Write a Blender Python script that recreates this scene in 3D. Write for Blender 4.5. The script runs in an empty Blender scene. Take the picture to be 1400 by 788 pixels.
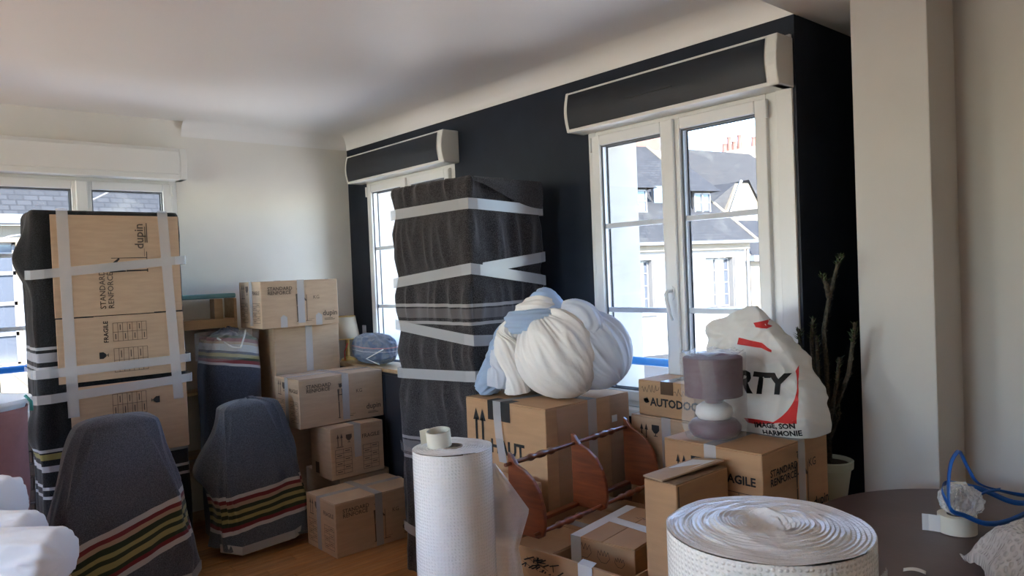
import bpy, bmesh, math, random
from mathutils import Vector, Matrix, noise
from mathutils.bvhtree import BVHTree
random.seed(7)
PI = math.pi
sc = bpy.context.scene
col = sc.collection

# ------------------------------------------------------------------ camera
cam_d = bpy.data.cameras.new('camera'); cam = bpy.data.objects.new('camera', cam_d); col.objects.link(cam)
cam_d.sensor_width = 36.0; cam_d.lens = 36.0 * 1007.857 / 1400.0; cam_d.clip_start = 0.05; cam_d.clip_end = 400
R_ = Vector((0.659635, 0.750485, -0.040667)); D_ = Vector((-0.010747, -0.044684, -0.998943)); F_ = Vector((-0.751509, 0.659376, -0.021409))
U_ = -D_; B_ = -F_
cam.matrix_world = Matrix(((R_.x, U_.x, B_.x, 5.0192), (R_.y, U_.y, B_.y, -2.7918), (R_.z, U_.z, B_.z, 1.55), (0, 0, 0, 1)))
sc.camera = cam

# ------------------------------------------------------------------ sky, sun, exposure
SUN_DIR = Vector((0.74, -0.46, 0.60)).normalized()
w = bpy.data.worlds.new('sky'); sc.world = w; w.use_nodes = True
nt = w.node_tree; nt.nodes.clear()
sky = nt.nodes.new('ShaderNodeTexSky'); sky.sky_type = 'NISHITA'; sky.sun_disc = False
sky.sun_elevation = math.asin(SUN_DIR.z); sky.sun_rotation = math.atan2(SUN_DIR.x, SUN_DIR.y)
sky.air_density = 0.75; sky.dust_density = 0.0; sky.ozone_density = 3.0
bg = nt.nodes.new('ShaderNodeBackground'); bg.inputs[1].default_value = 0.215
wo = nt.nodes.new('ShaderNodeOutputWorld')
nt.links.new(sky.outputs[0], bg.inputs[0]); nt.links.new(bg.outputs[0], wo.inputs[0])
sun_d = bpy.data.lights.new('sun', 'SUN'); sun_d.energy = 5.3; sun_d.angle = 0.01; sun_d.color = (1.0, 0.95, 0.89)
sun = bpy.data.objects.new('sun', sun_d); col.objects.link(sun)
sun.rotation_euler = SUN_DIR.to_track_quat('Z', 'Y').to_euler(); sun.location = (20, -12, 20)
def portal(loc, direction, sx, sy):                     # guides sky sampling through a window opening, gives no light itself
    d = bpy.data.lights.new('window_portal', 'AREA'); d.shape = 'RECTANGLE'; d.size = sx; d.size_y = sy; d.cycles.is_portal = True
    o = bpy.data.objects.new('window_portal', d); col.objects.link(o); o.location = loc
    o.rotation_euler = (-Vector(direction)).to_track_quat('Z', 'Y').to_euler()
portal((3.0, 0.40, 1.55), (0, -1, 0), 1.15, 1.4)
portal((0.81, 0.40, 1.55), (0, -1, 0), 1.15, 1.4)
portal((-0.40, -1.79, 1.55), (1, 0, 0), 1.15, 1.4)
for px in (1.25, 3.05):
    portal((px, -6.80, 1.56), (0, 1, 0), 1.15, 1.45)
vs = sc.view_settings; vs.view_transform = 'Standard'; vs.look = 'None'; vs.gamma = 1.0; vs.use_curve_mapping = False
vs.exposure = 3.8
sc.cycles.use_denoising = True
sc.cycles.max_bounces = 10; sc.cycles.diffuse_bounces = 6; sc.cycles.transparent_max_bounces = 16
sc.cycles.caustics_reflective = False; sc.cycles.caustics_refractive = False
sc.cycles.sample_clamp_indirect = 6.0

# ------------------------------------------------------------------ materials
def srgb(r, g, b):
    f = lambda c: (c / 255 / 12.92) if c / 255 <= 0.04045 else ((c / 255 + 0.055) / 1.055) ** 2.4
    return (f(r), f(g), f(b), 1.0)
class NT:
    def __init__(s, name):
        s.m = bpy.data.materials.new(name); s.m.use_nodes = True; s.t = s.m.node_tree; s.b = s.t.nodes['Principled BSDF']
        s.out = s.t.nodes['Material Output']
    def n(s, typ, **k):
        o = s.t.nodes.new('ShaderNode' + typ)
        for a, v in k.items(): setattr(o, a, v)
        return o
    def l(s, a, b): s.t.links.new(a, b)
def mat(name, c, rough=0.6, var=0.0, scale=20.0, bump=0.0, bscale=60.0, stretch=(1, 1, 1), metal=0.0, alpha=1.0, spec=0.5, sheen=0.0, coat=0.0, var2=None, detail=4):
    """principled with a noise mottling between c and var2 (or c darkened by var) and a noise bump"""
    q = NT(name); b = q.b
    b.inputs['Base Color'].default_value = (*c[:3], 1); b.inputs['Roughness'].default_value = rough; b.inputs['Metallic'].default_value = metal
    b.inputs['Alpha'].default_value = alpha; b.inputs['Specular IOR Level'].default_value = spec
    b.inputs['Sheen Weight'].default_value = sheen; b.inputs['Coat Weight'].default_value = coat
    tc = q.n('TexCoord'); mp = q.n('Mapping'); mp.inputs['Scale'].default_value = stretch; q.l(tc.outputs['Object'], mp.inputs[0])
    if var > 0 or var2:
        nz = q.n('TexNoise'); nz.inputs['Scale'].default_value = scale; nz.inputs['Detail'].default_value = detail
        q.l(mp.outputs[0], nz.inputs['Vector'])
        r = q.n('ValToRGB'); r.color_ramp.elements[0].position = 0.3; r.color_ramp.elements[1].position = 0.7
        c2 = var2 if var2 else tuple(x * (1 - var) for x in c[:3])
        r.color_ramp.elements[0].color = (*c2[:3], 1); r.color_ramp.elements[1].color = (*c[:3], 1)
        q.l(nz.outputs['Fac'], r.inputs[0]); q.l(r.outputs[0], b.inputs['Base Color'])
    if bump > 0:
        n2 = q.n('TexNoise'); n2.inputs['Scale'].default_value = bscale; n2.inputs['Detail'].default_value = 3
        q.l(mp.outputs[0], n2.inputs['Vector'])
        bp = q.n('Bump'); bp.inputs['Strength'].default_value = bump; bp.inputs['Distance'].default_value = 0.01
        q.l(n2.outputs['Fac'], bp.inputs['Height']); q.l(bp.outputs[0], b.inputs['Normal'])
    return q.m
def stripes(name, base, bands, axis, lo, hi, rough=0.95, wob=0.02, k=0.0, base2=None):
    """woven blanket: melange base with colour bands by object coordinate (axis + k * y); bands = [(from, to, colour)]"""
    q = NT(name); b = q.b; b.inputs['Roughness'].default_value = rough; b.inputs['Sheen Weight'].default_value = 0.25; b.inputs['Specular IOR Level'].default_value = 0.1
    tc = q.n('TexCoord'); sp = q.n('SeparateXYZ'); q.l(tc.outputs['Object'], sp.inputs[0])
    nz = q.n('TexNoise'); nz.inputs['Scale'].default_value = 4.0; q.l(tc.outputs['Object'], nz.inputs['Vector'])
    m0 = q.n('Math', operation='MULTIPLY'); q.l(sp.outputs['Y'], m0.inputs[0]); m0.inputs[1].default_value = k
    a0 = q.n('Math', operation='ADD'); q.l(sp.outputs[axis], a0.inputs[0]); q.l(m0.outputs[0], a0.inputs[1])
    m1 = q.n('Math', operation='MULTIPLY_ADD'); q.l(nz.outputs['Fac'], m1.inputs[0]); m1.inputs[1].default_value = wob; m1.inputs[2].default_value = -wob / 2
    a1 = q.n('Math', operation='ADD'); q.l(a0.outputs[0], a1.inputs[0]); q.l(m1.outputs[0], a1.inputs[1])
    mr = q.n('MapRange'); mr.inputs['From Min'].default_value = lo; mr.inputs['From Max'].default_value = hi; q.l(a1.outputs[0], mr.inputs['Value'])
    fine = q.n('TexNoise'); fine.inputs['Scale'].default_value = 240; fine.inputs['Detail'].default_value = 2; q.l(tc.outputs['Object'], fine.inputs['Vector'])
    fr = q.n('ValToRGB'); fr.color_ramp.elements[0].position = 0.35; fr.color_ramp.elements[1].position = 0.68
    b2 = base2 or tuple(x * 2.2 + 0.004 for x in base[:3])
    fr.color_ramp.elements[0].color = (*base[:3], 1); fr.color_ramp.elements[1].color = (*b2[:3], 1); q.l(fine.outputs['Fac'], fr.inputs[0])
    rp = q.n('ValToRGB'); rp.color_ramp.interpolation = 'CONSTANT'; e = rp.color_ramp.elements
    pts = [(0.0, (0, 0, 0, 0))]
    for a, c_, colr in bands:
        pts.append(((a - lo) / (hi - lo), (*colr[:3], 1))); pts.append(((c_ - lo) / (hi - lo), (0, 0, 0, 0)))
    e[0].position = 0; e[0].color = pts[0][1]; e.remove(e[1])
    for p, cc in pts[1:]:
        x = e.new(min(max(p, 0), 1)); x.color = cc
    q.l(mr.outputs[0], rp.inputs[0])
    mx = q.n('Mix', data_type='RGBA'); q.l(rp.outputs['Alpha'], mx.inputs['Factor']); q.l(fr.outputs[0], mx.inputs[6]); q.l(rp.outputs[0], mx.inputs[7])
    q.l(mx.outputs[2], b.inputs['Base Color'])
    bp = q.n('Bump'); bp.inputs['Strength'].default_value = 0.35; bp.inputs['Distance'].default_value = 0.004
    q.l(fine.outputs['Fac'], bp.inputs['Height']); q.l(bp.outputs[0], b.inputs['Normal'])
    return q.m
def bubble_mat(name, scale, alpha=1.0, c=(0.95, 0.955, 0.96), strength=0.42):
    q = NT(name); b = q.b; b.inputs['Base Color'].default_value = (*c, 1); b.inputs['Roughness'].default_value = 0.2
    b.inputs['Alpha'].default_value = alpha; b.inputs['Specular IOR Level'].default_value = 0.6
    b.inputs['Subsurface Weight'].default_value = 0.0
    uv = q.n('UVMap'); mp = q.n('Mapping'); mp.inputs['Scale'].default_value = (scale[0], scale[1], 1); q.l(uv.outputs[0], mp.inputs[0])
    # hexagonally offset round bubbles
    v = q.n('TexVoronoi'); v.inputs['Scale'].default_value = 1.0; v.inputs['Randomness'].default_value = 0.25; v.voronoi_dimensions = '2D'
    q.l(mp.outputs[0], v.inputs['Vector'])
    mr = q.n('MapRange'); mr.interpolation_type = 'SMOOTHSTEP'; mr.inputs['From Min'].default_value = 0.42; mr.inputs['From Max'].default_value = 0.1; q.l(v.outputs['Distance'], mr.inputs['Value'])
    bp = q.n('Bump'); bp.inputs['Strength'].default_value = strength; bp.inputs['Distance'].default_value = 0.006; q.l(mr.outputs[0], bp.inputs['Height']); q.l(bp.outputs[0], b.inputs['Normal'])
    return q.m
def film_mat(name, alpha=0.22, c=(0.85, 0.88, 0.92)):
    q = NT(name); t = q.t; b = q.b
    b.inputs['Base Color'].default_value = (*c, 1); b.inputs['Roughness'].default_value = 0.18; b.inputs['Alpha'].default_value = alpha; b.inputs['Specular IOR Level'].default_value = 0.8
    tc = q.n('TexCoord'); nz = q.n('TexNoise'); nz.inputs['Scale'].default_value = 22; nz.inputs['Distortion'].default_value = 1.5; q.l(tc.outputs['Object'], nz.inputs['Vector'])
    bp = q.n('Bump'); bp.inputs['Strength'].default_value = 0.7; bp.inputs['Distance'].default_value = 0.02; q.l(nz.outputs['Fac'], bp.inputs['Height']); q.l(bp.outputs[0], b.inputs['Normal'])
    return q.m
def glass_mat(name):
    q = NT(name); q.t.nodes.remove(q.b)
    tr = q.n('BsdfTransparent'); tr.inputs[0].default_value = (0.94, 0.95, 0.955, 1)
    gl = q.n('BsdfGlossy'); gl.inputs['Roughness'].default_value = 0.02
    fr = q.n('LayerWeight'); fr.inputs[0].default_value = 0.5
    pw5 = q.n('Math', operation='POWER'); q.l(fr.outputs['Facing'], pw5.inputs[0]); pw5.inputs[1].default_value = 5.0
    ma = q.n('Math', operation='MULTIPLY_ADD'); q.l(pw5.outputs[0], ma.inputs[0]); ma.inputs[1].default_value = 0.5; ma.inputs[2].default_value = 0.03
    mx = q.n('MixShader'); q.l(ma.outputs[0], mx.inputs[0]); q.l(tr.outputs[0], mx.inputs[1]); q.l(gl.outputs[0], mx.inputs[2]); q.l(mx.outputs[0], q.out.inputs[0])
    return q.m
def slate_mat(name, c1, c2, mortar, scale=1.0):
    q = NT(name); b = q.b; b.inputs['Roughness'].default_value = 0.7; b.inputs['Specular IOR Level'].default_value = 0.2
    uv = q.n('UVMap'); br = q.n('TexBrick'); br.inputs['Scale'].default_value = scale
    br.inputs['Color1'].default_value = (*c1, 1); br.inputs['Color2'].default_value = (*c2, 1); br.inputs['Mortar'].default_value = (*mortar, 1)
    br.inputs['Mortar Size'].default_value = 0.013; br.inputs['Brick Width'].default_value = 0.21; br.inputs['Row Height'].default_value = 0.12
    q.l(uv.outputs[0], br.inputs['Vector'])
    nz = q.n('TexNoise'); nz.inputs['Scale'].default_value = 1.2; nz.inputs['Detail'].default_value = 6; q.l(uv.outputs[0], nz.inputs['Vector'])
    r = q.n('ValToRGB'); r.color_ramp.elements[0].position = 0.55; r.color_ramp.elements[1].position = 0.75
    r.color_ramp.elements[0].color = (0, 0, 0, 1); r.color_ramp.elements[1].color = (0.22, 0.22, 0.22, 1); q.l(nz.outputs['Fac'], r.inputs[0])
    mx = q.n('Mix', data_type='RGBA'); q.l(r.outputs[0], mx.inputs['Factor']); q.l(br.outputs['Color'], mx.inputs[6]); mx.inputs[7].default_value = (0.06, 0.06, 0.05, 1)
    q.l(mx.outputs[2], b.inputs['Base Color'])
    return q.m
def wood_mat(name, c1, c2, rough=0.35, stretch=(1, 12, 12), scale=3.0, coat=0.0):
    q = NT(name); b = q.b; b.inputs['Roughness'].default_value = rough; b.inputs['Coat Weight'].default_value = coat; b.inputs['Coat Roughness'].default_value = 0.15
    tc = q.n('TexCoord'); mp = q.n('Mapping'); mp.inputs['Scale'].default_value = stretch; q.l(tc.outputs['Object'], mp.inputs[0])
    nz = q.n('TexNoise'); nz.inputs['Scale'].default_value = scale; nz.inputs['Detail'].default_value = 6; nz.inputs['Distortion'].default_value = 0.8; q.l(mp.outputs[0], nz.inputs['Vector'])
    oi = q.n('ObjectInfo'); hv = q.n('HueSaturation'); mr = q.n('MapRange'); mr.inputs['To Min'].default_value = 0.82; mr.inputs['To Max'].default_value = 1.15
    q.l(oi.outputs['Random'], mr.inputs['Value']); q.l(mr.outputs[0], hv.inputs['Value'])
    r = q.n('ValToRGB'); r.color_ramp.elements[0].position = 0.3; r.color_ramp.elements[1].position = 0.72
    r.color_ramp.elements[0].color = (*c1, 1); r.color_ramp.elements[1].color = (*c2, 1)
    q.l(nz.outputs['Fac'], r.inputs[0]); q.l(r.outputs[0], hv.inputs['Color']); q.l(hv.outputs[0], b.inputs['Base Color'])
    return q.m

M = {}
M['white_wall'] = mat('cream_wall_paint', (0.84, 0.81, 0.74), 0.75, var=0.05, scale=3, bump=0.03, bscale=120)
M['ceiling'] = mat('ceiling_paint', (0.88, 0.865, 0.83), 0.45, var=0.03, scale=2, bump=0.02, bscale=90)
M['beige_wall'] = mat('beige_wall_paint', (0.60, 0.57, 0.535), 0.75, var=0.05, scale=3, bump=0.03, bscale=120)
M['navy'] = mat('dark_navy_wall_paint', (0.014, 0.020, 0.034), 0.5, var=0.3, scale=6, bump=0.06, bscale=160, spec=0.25)
M['navy_panel'] = mat('dark_navy_panel_paint', (0.010, 0.0135, 0.021), 0.5, var=0.3, scale=12, bump=0.08, bscale=200)
M['pvc'] = mat('white_window_plastic', (0.80, 0.80, 0.79), 0.3)
M['casing'] = mat('cream_casing_plastic', (0.78, 0.77, 0.72), 0.4)
M['gasket'] = mat('grey_gasket', (0.12, 0.13, 0.14), 0.6)
M['bar'] = mat('glazing_bar_white', (0.62, 0.66, 0.72), 0.35)
M['glass'] = glass_mat('window_glass')
M['stone_render'] = mat('outer_render', (0.45, 0.43, 0.39), 0.85, var=0.15, scale=4)
M['blue_metal'] = mat('blue_rail_paint', srgb(30, 120, 190), 0.35)
M['plank'] = wood_mat('oak_parquet', (0.33, 0.14, 0.045), (0.56, 0.27, 0.10), 0.28, (14, 1.2, 14), 3.0, 0.3)
M['floor'] = wood_mat('parquet_base', (0.28, 0.12, 0.045), (0.46, 0.22, 0.09), 0.35, (14, 1.2, 14), 3.0)
M['card'] = mat('cardboard', (0.53, 0.37, 0.245), 0.8, var=0.12, scale=9, bump=0.05, bscale=40, stretch=(1, 1, 6))
M['card2'] = mat('cardboard_tan', (0.50, 0.29, 0.15), 0.78, var=0.12, scale=7, bump=0.05, bscale=40, stretch=(1, 1, 6))
M['card_edge'] = mat('cardboard_cut_edge', (0.30, 0.19, 0.11), 0.9, var=0.3, scale=60)
M['tape'] = mat('translucent_packing_tape', (0.72, 0.73, 0.75), 0.25, alpha=0.50, bump=0.12, bscale=35, spec=0.6)
M['tape_clear'] = mat('clear_packing_tape', (0.60, 0.60, 0.62), 0.16, alpha=0.16, bump=0.2, bscale=30, spec=0.7)
M['brown_tape'] = mat('brown_packing_tape', (0.10, 0.055, 0.03), 0.25)
M['paper'] = mat('white_paper', (0.72, 0.71, 0.70), 0.7)
M['ink'] = mat('black_print', (0.012, 0.011, 0.011), 0.7)
M['ink_soft'] = mat('faded_black_print', (0.10, 0.07, 0.05), 0.75)
M['red_ink'] = mat('red_print', (0.62, 0.03, 0.03), 0.4)
M['tower_cloth'] = stripes('charcoal_moving_blanket', (0.010, 0.009, 0.010), [(0.60, 0.615, (0.30, 0.29, 0.29)), (0.63, 0.69, (0.16, 0.15, 0.15)), (0.70, 0.715, (0.30, 0.29, 0.29)),
    (1.305, 1.318, (0.34, 0.33, 0.33)), (1.335, 1.378, (0.13, 0.12, 0.125)), (1.392, 1.405, (0.34, 0.33, 0.33))], 'Z', 0.0, 2.05, wob=0.012, base2=(0.075, 0.070, 0.076))
M['cup_cloth'] = stripes('black_moving_blanket', (0.008, 0.008, 0.009), [(0.60, 0.63, (0.4, 0.4, 0.42)), (0.66, 0.69, (0.28, 0.24, 0.08)), (0.70, 0.72, (0.4, 0.4, 0.42)), (0.45, 0.47, (0.4, 0.4, 0.42)), (0.50, 0.52, (0.4, 0.4, 0.42)),
    (1.13, 1.15, (0.4, 0.4, 0.42)), (1.17, 1.22, (0.34, 0.34, 0.37)), (1.24, 1.255, (0.4, 0.4, 0.42))], 'Z', 0.0, 2.05, wob=0.012, base2=(0.03, 0.03, 0.033))
WH, RD, TN, YL, GN = (0.46, 0.43, 0.43), (0.18, 0.03, 0.035), (0.38, 0.26, 0.18), (0.30, 0.26, 0.11), (0.035, 0.045, 0.025)
def band(top, wd, cols=(WH, RD, TN, GN, YL, GN, YL, GN, RD, WH)):
    out = []; z = top
    for c in cols:
        out.append((z - wd, z, c)); z -= wd
    return sorted(out)
M['chair_cloth_a'] = stripes('grey_striped_blanket', (0.050, 0.052, 0.066), band(0.40, 0.0235), 'Z', -0.6, 1.2, wob=0.03, k=-0.30, base2=(0.125, 0.128, 0.155))
M['chair_cloth_b'] = stripes('slate_striped_blanket', (0.050, 0.057, 0.072), band(0.375, 0.021), 'Z', -0.6, 1.2, wob=0.03, k=-0.10, base2=(0.125, 0.138, 0.165))
M['roll_cloth'] = stripes('navy_rolled_blanket', (0.022, 0.025, 0.038), band(1.225, 0.02, (GN, RD, TN, WH, WH)) + band(1.105, 0.019, (YL, GN, RD, WH)), 'Z', 0.0, 1.4, wob=0.04, k=0.18, base2=(0.07, 0.078, 0.11))
M['blue_cloth'] = stripes('denim_blue_blanket', (0.05, 0.065, 0.11), [(0.115, 0.122, (0.45, 0.2, 0.22)), (0.09, 0.095, (0.4, 0.4, 0.45))], 'Z', -0.1, 0.5, wob=0.03, base2=(0.16, 0.21, 0.32))
M['bubble'] = bubble_mat('bubble_wrap', (74, 95))
M['bubble_wide'] = bubble_mat('bubble_wrap_wide', (112, 29))
M['bubble_top'] = mat('bubble_wrap_layers', (0.93, 0.94, 0.96), 0.22, bump=0.25, bscale=160, spec=0.7)
M['bubble_sheet'] = bubble_mat('bubble_wrap_sheet', (26, 60), alpha=0.62, c=(0.80, 0.80, 0.82), strength=0.7)
M['film'] = film_mat('clear_stretch_film', 0.16)
M['film_bright'] = film_mat('clear_crumpled_film', 0.30, (0.9, 0.92, 0.95))
M['core'] = mat('grey_cardboard_core', (0.30, 0.25, 0.21), 0.85)
M['tape_side'] = mat('tape_roll_cream', (0.74, 0.71, 0.62), 0.5)
M['rack_wood'] = wood_mat('cherry_varnished_wood', (0.14, 0.030, 0.010), (0.26, 0.065, 0.018), 0.3, (3, 3, 20), 2.0, 0.5)
M['table_top'] = mat('brown_table_top', (0.125, 0.078, 0.074), 0.36, var=0.25, scale=5, bump=0.03, bscale=50)
M['table_leg'] = mat('brown_table_leg', (0.05, 0.028, 0.024), 0.45)
M['sheet_white'] = mat('white_bed_sheet', (0.87, 0.84, 0.81), 0.9, var=0.05, scale=8, bump=0.15, bscale=60, sheen=0.2)
M['sheet_blue'] = mat('pale_blue_bed_sheet', (0.44, 0.57, 0.78), 0.9, var=0.12, scale=8, bump=0.15, bscale=60, sheen=0.2)
M['sheet_pale'] = mat('bluish_white_bed_sheet', (0.72, 0.76, 0.85), 0.9, var=0.1, scale=8, bump=0.15, bscale=60, sheen=0.2)
M['duvet'] = mat('white_duvet', (0.86, 0.87, 0.90), 0.9, bump=0.3, bscale=16, sheen=0.2)
M['bag'] = mat('white_plastic_bag', (0.86, 0.83, 0.78), 0.35, var=0.05, scale=9, bump=0.35, bscale=14)
M['purple'] = mat('aubergine_lampshade', (0.105, 0.030, 0.055), 0.75, var=0.15, scale=30)
M['purple_base'] = mat('aubergine_glazed_base', (0.10, 0.025, 0.045), 0.3)
M['pot'] = mat('pale_green_pot', (0.38, 0.42, 0.34), 0.45)
M['soil'] = mat('soil', (0.03, 0.02, 0.012), 0.95, bump=0.6, bscale=90)
M['stem'] = mat('brown_stem', (0.10, 0.075, 0.05), 0.85, var2=(0.02, 0.022, 0.015), scale=120, bump=0.5, bscale=130)
M['leaf'] = mat('small_green_leaf', (0.055, 0.085, 0.03), 0.6)
M['strap'] = mat('blue_plastic_strap', srgb(32, 96, 178), 0.3)
M['pink'] = mat('dusty_pink_canvas', (0.36, 0.17, 0.16), 0.9, var=0.15, scale=20, bump=0.3, bscale=12)
M['teal'] = mat('teal_board', (0.16, 0.36, 0.38), 0.6)
M['teal_clip'] = mat('teal_clip', (0.06, 0.36, 0.32), 0.4)
M['pine'] = wood_mat('pale_pine', (0.42, 0.27, 0.13), (0.58, 0.40, 0.22), 0.5, (12, 1, 12), 2.5)
M['shade'] = mat('cream_lampshade', (0.70, 0.63, 0.52), 0.8)
M['gold'] = mat('gold_trim', (0.45, 0.28, 0.08), 0.4)
M['dark_cab'] = mat('dark_slate_cabinet', (0.022, 0.024, 0.032), 0.45)
M['brick'] = mat('grey_brown_brick', (0.16, 0.125, 0.11), 0.9, var=0.35, scale=14, bump=0.4, bscale=50)
M['mortar'] = mat('mortar', (0.28, 0.26, 0.24), 0.95)
M['black'] = mat('black_metal', (0.01, 0.01, 0.01), 0.4)
M['slate'] = slate_mat('slate_roof', (0.0085, 0.0092, 0.0105), (0.013, 0.0138, 0.0155), (0.0055, 0.006, 0.007))
M['slate_old'] = slate_mat('mossy_slate_roof', (0.0105, 0.0103, 0.0107), (0.0155, 0.0152, 0.0145), (0.007, 0.007, 0.007))
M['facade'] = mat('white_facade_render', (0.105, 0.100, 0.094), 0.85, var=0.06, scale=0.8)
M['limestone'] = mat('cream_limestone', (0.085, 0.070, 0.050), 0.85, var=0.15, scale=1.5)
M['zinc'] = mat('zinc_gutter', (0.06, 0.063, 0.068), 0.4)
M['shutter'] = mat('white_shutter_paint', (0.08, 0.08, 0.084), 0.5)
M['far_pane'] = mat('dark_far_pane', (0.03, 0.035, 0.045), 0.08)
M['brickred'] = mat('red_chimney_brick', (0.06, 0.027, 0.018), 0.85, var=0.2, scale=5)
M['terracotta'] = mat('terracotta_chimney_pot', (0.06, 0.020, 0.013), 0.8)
M['asphalt'] = mat('street_asphalt', (0.60, 0.57, 0.53), 0.9, var=0.2, scale=2)
M['awning'] = mat('grey_awning', (0.26, 0.25, 0.25), 0.8)
M['green'] = mat('green_van_paint', (0.12, 0.42, 0.14), 0.4)

def see_through(key, fac, c):       # lets part of the light pass through thin plastic and cloth
    m = M[key]; t = m.node_tree; b = t.nodes['Principled BSDF']; out = t.nodes['Material Output']
    tr = t.nodes.new('ShaderNodeBsdfTranslucent'); tr.inputs[0].default_value = (*c, 1); mx = t.nodes.new('ShaderNodeMixShader'); mx.inputs[0].default_value = fac
    t.links.new(b.outputs[0], mx.inputs[1]); t.links.new(tr.outputs[0], mx.inputs[2]); t.links.new(mx.outputs[0], out.inputs[0])
see_through('bag', 0.30, (0.85, 0.82, 0.76)); see_through('sheet_pale', 0.15, (0.7, 0.75, 0.85)); see_through('sheet_blue', 0.15, (0.45, 0.6, 0.8))
see_through('shade', 0.4, (0.8, 0.65, 0.45))

# ------------------------------------------------------------------ object helpers
def tag(o, label=None, cat=None, group=None, kind=None):
    if label: o['label'] = label
    if cat: o['category'] = cat
    if group: o['group'] = group
    if kind: o['kind'] = kind
    return o
def empty(name, loc=(0, 0, 0), rz=0.0, label=None, cat=None, group=None, kind=None):
    o = bpy.data.objects.new(name, None); col.objects.link(o); o.location = loc; o.rotation_euler = (0, 0, rz); o.empty_display_size = 0.1
    return tag(o, label, cat, group, kind)
class MB:
    def __init__(s): s.v = []; s.f = []; s.uv = None
    def add(s, vs, fs):
        k = len(s.v); s.v += [tuple(x) for x in vs]; s.f += [tuple(i + k for i in f) for f in fs]; return s
    def box(s, a, b):
        x0, y0, z0 = a; x1, y1, z1 = b
        return s.add([(x0, y0, z0), (x1, y0, z0), (x1, y1, z0), (x0, y1, z0), (x0, y0, z1), (x1, y0, z1), (x1, y1, z1), (x0, y1, z1)],
                     [(3, 2, 1, 0), (4, 5, 6, 7), (0, 1, 5, 4), (1, 2, 6, 5), (2, 3, 7, 6), (3, 0, 4, 7)])
    def hexa(s, p):      # eight corners, bottom ring then top ring
        return s.add(p, [(3, 2, 1, 0), (4, 5, 6, 7), (0, 1, 5, 4), (1, 2, 6, 5), (2, 3, 7, 6), (3, 0, 4, 7)])
    def prism(s, poly, axis, a, b):   # polygon in the two other axes, extruded along axis from a to b
        def P(u, v, t): return {'x': (t, u, v), 'y': (u, t, v), 'z': (u, v, t)}[axis]
        n = len(poly); vs = [P(u, v, a) for u, v in poly] + [P(u, v, b) for u, v in poly]
        fs = [tuple(range(n)), tuple(range(2 * n - 1, n - 1, -1))] + [(i, i + n, (i + 1) % n + n, (i + 1) % n) for i in range(n)]
        return s.add(vs, fs)
    def lathe(s, prof, n=32, c=(0, 0, 0), capb=True, capt=True):
        vs = []; fs = []
        for r, z in prof:
            for i in range(n):
                a = 2 * PI * i / n; vs.append((c[0] + r * math.cos(a), c[1] + r * math.sin(a), c[2] + z))
        for j in range(len(prof) - 1):
            for i in range(n):
                i2 = (i + 1) % n; fs.append((j * n + i, j * n + i2, (j + 1) * n + i2, (j + 1) * n + i))
        if capb: fs.append(tuple(range(n - 1, -1, -1)))
        if capt: fs.append(tuple((len(prof) - 1) * n + i for i in range(n)))
        return s.add(vs, fs)
    def tube(s, pts, r, n=10, caps=True):
        pts = [Vector(p) for p in pts]; rr = r if isinstance(r, (list, tuple)) else [r] * len(pts)
        vs = []; fs = []; up = Vector((0, 0, 1)); prev = None
        for k, p in enumerate(pts):
            d = (pts[min(k + 1, len(pts) - 1)] - pts[max(k - 1, 0)]).normalized()
            if prev is None:
                a = up if abs(d.z) < 0.9 else Vector((1, 0, 0)); x = d.cross(a).normalized()
            else:
                x = (prev - d * prev.dot(d)).normalized()
            prev = x; y = d.cross(x)
            for i in range(n):
                t = 2 * PI * i / n; vs.append(p + (x * math.cos(t) + y * math.sin(t)) * rr[k])
        m = len(pts)
        for k in range(m - 1):
            for i in range(n):
                i2 = (i + 1) % n; fs.append((k * n + i, k * n + i2, (k + 1) * n + i2, (k + 1) * n + i))
        if caps: fs.append(tuple(range(n - 1, -1, -1))); fs.append(tuple((m - 1) * n + i for i in range(n)))
        return s.add(vs, fs)
    def grid(s, fn, nu, nv, closed_u=False):
        """fn(u, v) -> point, u and v in 0..1; also stores uvs"""
        k = len(s.v); mu = nu if closed_u else nu + 1
        for j in range(nv + 1):
            for i in range(mu): s.v.append(tuple(fn(i / nu, j / nv)))
        if s.uv is None: s.uv = {}
        for j in range(nv):
            for i in range(nu):
                i2 = (i + 1) % mu
                s.uv[len(s.f)] = [(i / nu, j / nv), ((i + 1) / nu, j / nv), ((i + 1) / nu, (j + 1) / nv), (i / nu, (j + 1) / nv)]
                s.f.append((k + j * mu + i, k + j * mu + i2, k + (j + 1) * mu + i2, k + (j + 1) * mu + i))
        return s
    def build(s, name, m, parent=None, smooth=False, bevel=0.0, seg=2, solid=0.0, auto=None):
        me = bpy.data.meshes.new(name); me.from_pydata(s.v, [], s.f); me.update()
        if s.uv is not None:
            uvl = me.uv_layers.new(name='UVMap')
            for p in me.polygons:
                c = s.uv.get(p.index)
                if c and len(c) == p.loop_total:
                    for k, li in enumerate(p.loop_indices): uvl.data[li].uv = c[k]
        if bevel > 0 or not smooth:
            bm = bmesh.new(); bm.from_mesh(me)
            if bevel > 0:
                es = [e for e in bm.edges if len(e.link_faces) == 2 and e.calc_face_angle(0) > 0.6]
                bmesh.ops.bevel(bm, geom=es, offset=bevel, segments=seg, affect='EDGES', profile=0.5, clamp_overlap=True)
            bmesh.ops.recalc_face_normals(bm, faces=bm.faces); bm.to_mesh(me); bm.free()
        else:
            bm = bmesh.new(); bm.from_mesh(me); bmesh.ops.recalc_face_normals(bm, faces=bm.faces); bm.to_mesh(me); bm.free()
        me.materials.append(m if not isinstance(m, str) else M[m])
        if smooth: me.polygons.foreach_set('use_smooth', [True] * len(me.polygons))
        o = bpy.data.objects.new(name, me); col.objects.link(o)
        if parent: o.parent = parent
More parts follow.
